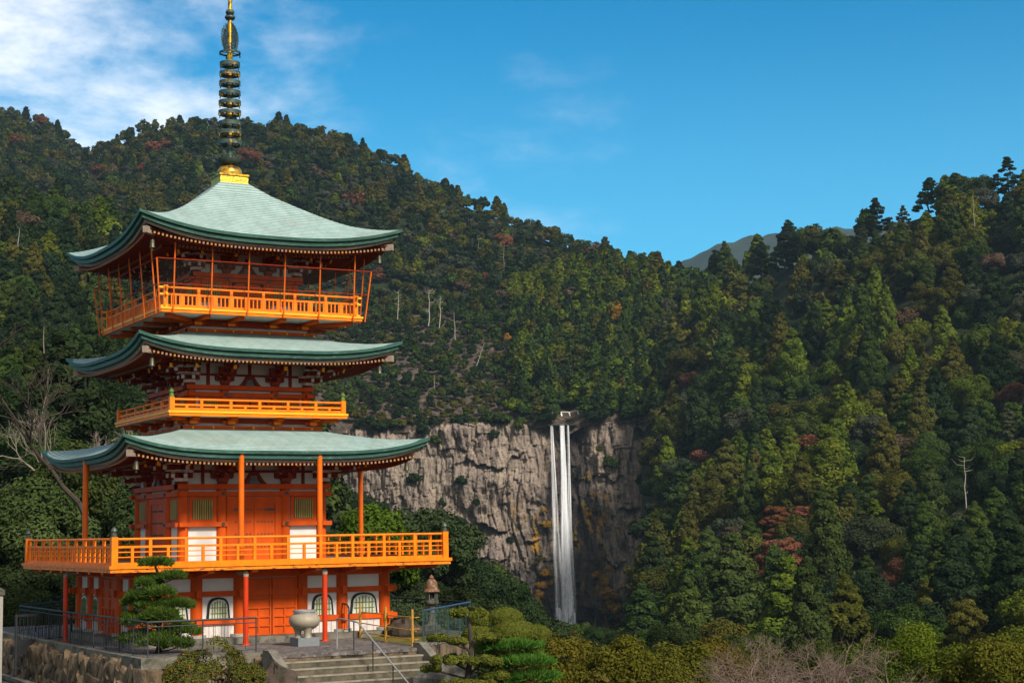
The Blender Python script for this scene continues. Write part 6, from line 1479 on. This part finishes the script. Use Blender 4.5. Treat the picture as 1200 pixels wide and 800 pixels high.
def big_tree(name, pos, H, wide, label, col, seed, n=60, leaf=.2, n_per=330, zc=.58, top=.40, group=None, cat='tree', flat=.85, trunk_r=.16):
    rg = np.random.default_rng(seed); root = empty(name, pos, 0, label, cat, group)
    d = unit(rg.normal(size=(n*3, 3))); d = d[d[:, 2] > -.6][:n]; sq = rg.uniform(.4, .85, len(d))[:, None]
    C = d*np.array([wide*.5, wide*.42, H*top])*sq+np.array([0, 0, H*zc]); R = rg.uniform(.07, .13, len(d))*max(wide, H)
    q = MB(); limb(q, [Vector((0, 0, -.3)), Vector((.1, 0, H*.3)), Vector((0, 0, H*.6))], trunk_r, trunk_r*.5)
    for c in C[::3]: q.tube((0, 0, H*.3), Vector(c), trunk_r*.35, trunk_r*.1, 5)
    q.build('trunk', M['bark'], root); foliage('crown', root, C, R, n_per, leaf, col, flat, .6, seed+1, .7, .3, (.62, 1.2)); return root
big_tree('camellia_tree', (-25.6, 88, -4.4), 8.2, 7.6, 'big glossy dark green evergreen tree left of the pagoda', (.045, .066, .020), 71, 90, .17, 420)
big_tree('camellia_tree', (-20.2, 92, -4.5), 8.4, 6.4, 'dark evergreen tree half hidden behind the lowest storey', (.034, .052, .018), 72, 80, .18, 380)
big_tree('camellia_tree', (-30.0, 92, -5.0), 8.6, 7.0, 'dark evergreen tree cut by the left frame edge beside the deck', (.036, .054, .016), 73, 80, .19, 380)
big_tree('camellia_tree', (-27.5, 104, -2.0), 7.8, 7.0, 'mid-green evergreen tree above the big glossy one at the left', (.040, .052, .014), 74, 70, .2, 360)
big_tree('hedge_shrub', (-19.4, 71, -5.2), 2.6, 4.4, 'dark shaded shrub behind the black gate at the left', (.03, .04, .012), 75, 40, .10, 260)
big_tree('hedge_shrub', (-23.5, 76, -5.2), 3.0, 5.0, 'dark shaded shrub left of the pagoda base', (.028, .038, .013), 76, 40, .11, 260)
big_tree('broadleaf_tree', (-7.0, 84, -5.8), 7.4, 4.2, 'bright green tree behind the right eave pole above the deck', (.05, .082, .010), 77, 60, .16, 340, .66, .32)
big_tree('broadleaf_tree', (-8.4, 160, -10), 12.8, 11, 'dark tree behind the right end of the deck railing', (.032, .048, .018), 78, 70, .30, 360)
big_tree('round_tree', (-5.9, 92, -9.2), 6.1, 6.2, 'dome-shaped dark green tree behind the stone lantern', (.042, .062, .022), 79, 90, .13, 420, .58, .42)
big_tree('round_tree', (-2.0, 108, -12), 7.6, 7.6, 'dark rounded tree right of the stone lantern below the cliff', (.030, .044, .016), 80, 80, .18, 380)
big_tree('round_tree', (.6, 150, -20), 13, 11, 'dark tree in the valley left of the waterfall foot', (.026, .040, .015), 81, 80, .28, 360)
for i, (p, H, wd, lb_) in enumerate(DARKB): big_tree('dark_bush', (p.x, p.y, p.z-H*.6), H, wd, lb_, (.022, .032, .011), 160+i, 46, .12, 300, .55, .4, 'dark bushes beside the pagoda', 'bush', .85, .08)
# the row of sunlit trees along the bottom edge
for i, (x, y, Y, H, wd, c, lb_) in enumerate((
    (640, 752, 78, 7.0, 4.8, (.105, .092, .012), 'olive-yellow bushy tree right below the waterfall foot'), (690, 762, 84, 7.0, 4.4, (.11, .092, .012), 'olive-yellow bushy tree just right of the waterfall foot'), (735, 748, 82, 7.4, 4.6, (.098, .095, .012), 'yellow-green bushy tree third from left in the bottom row'),
    (790, 755, 88, 7.2, 5.2, (.085, .088, .012), 'green bushy tree left of the bare cherries'), (838, 748, 96, 8.5, 4.4, (.11, .085, .012), 'narrow rusty-olive tree behind the left bare cherry'), (612, 790, 70, 5.0, 3.6, (.13, .085, .022), 'brownish low bush at the bottom edge right of the garden pine'), (700, 795, 66, 5.0, 4.0, (.10, .085, .016), 'low olive bush at the bottom edge under the falls'), (775, 795, 66, 4.8, 4.0, (.095, .09, .014), 'low yellow-olive bush at the bottom edge left of the cherries'),
    (1062, 736, 92, 9.0, 5.4, (.085, .118, .010), 'bright yellow-green tree right of the bare cherries'), (1010, 765, 90, 6.6, 3.6, (.06, .085, .013), 'dark green tree between the cherries and the bright one'), (1115, 765, 84, 6.5, 4.2, (.085, .105, .011), 'yellow-green bushy tree right of the bright one'), (1165, 750, 82, 7.5, 5.0, (.095, .098, .012), 'olive-green tree near the bottom right corner'), (1200, 745, 86, 8.0, 5.0, (.08, .095, .012), 'green tree in the bottom right corner'), (885, 752, 112, 7.0, 5.0, (.07, .08, .014), 'green tree behind the bare cherry trees'), (955, 752, 118, 7.0, 5.0, (.055, .07, .015), 'dark tree behind the rightmost bare cherry'))):
    p = at(x, y, Y); big_tree('garden_tree', (p.x, p.y, p.z-H*.93), H, wd, lb_, tuple(k*.74 for k in c), 120+i, 64, .125, 340, .62, .36, 'sunlit trees along the bottom edge')

# sacred rope with paper streamers above the lip of the fall
rp = empty('sacred_rope', (15.0, 702, 48.4), 0, 'white straw rope with paper streamers strung above the waterfall lip', 'rope')
q = MB(); pts = [Vector((14.8*t, -2+1.5*t, 2.6-1.5*math.sin(math.pi*t)*.9)) for t in np.linspace(0, 1, 15)]
for a, b_ in zip(pts[:-1], pts[1:]): q.tube(a, b_, .16, .16, 7)
q.build('rope', M['rope'], rp)
for t in (.10, .36, .60, .84):
    q = MB(); p = Vector((14.8*t, -2+1.5*t, 2.6-1.35*math.sin(math.pi*t)))
    q.box(p.x, p.y-.1, p.z-.5, .55, .06, .9); q.box(p.x+.25, p.y-.12, p.z-1.3, .55, .06, .9); q.build('paper_streamer', M['paper'], rp)
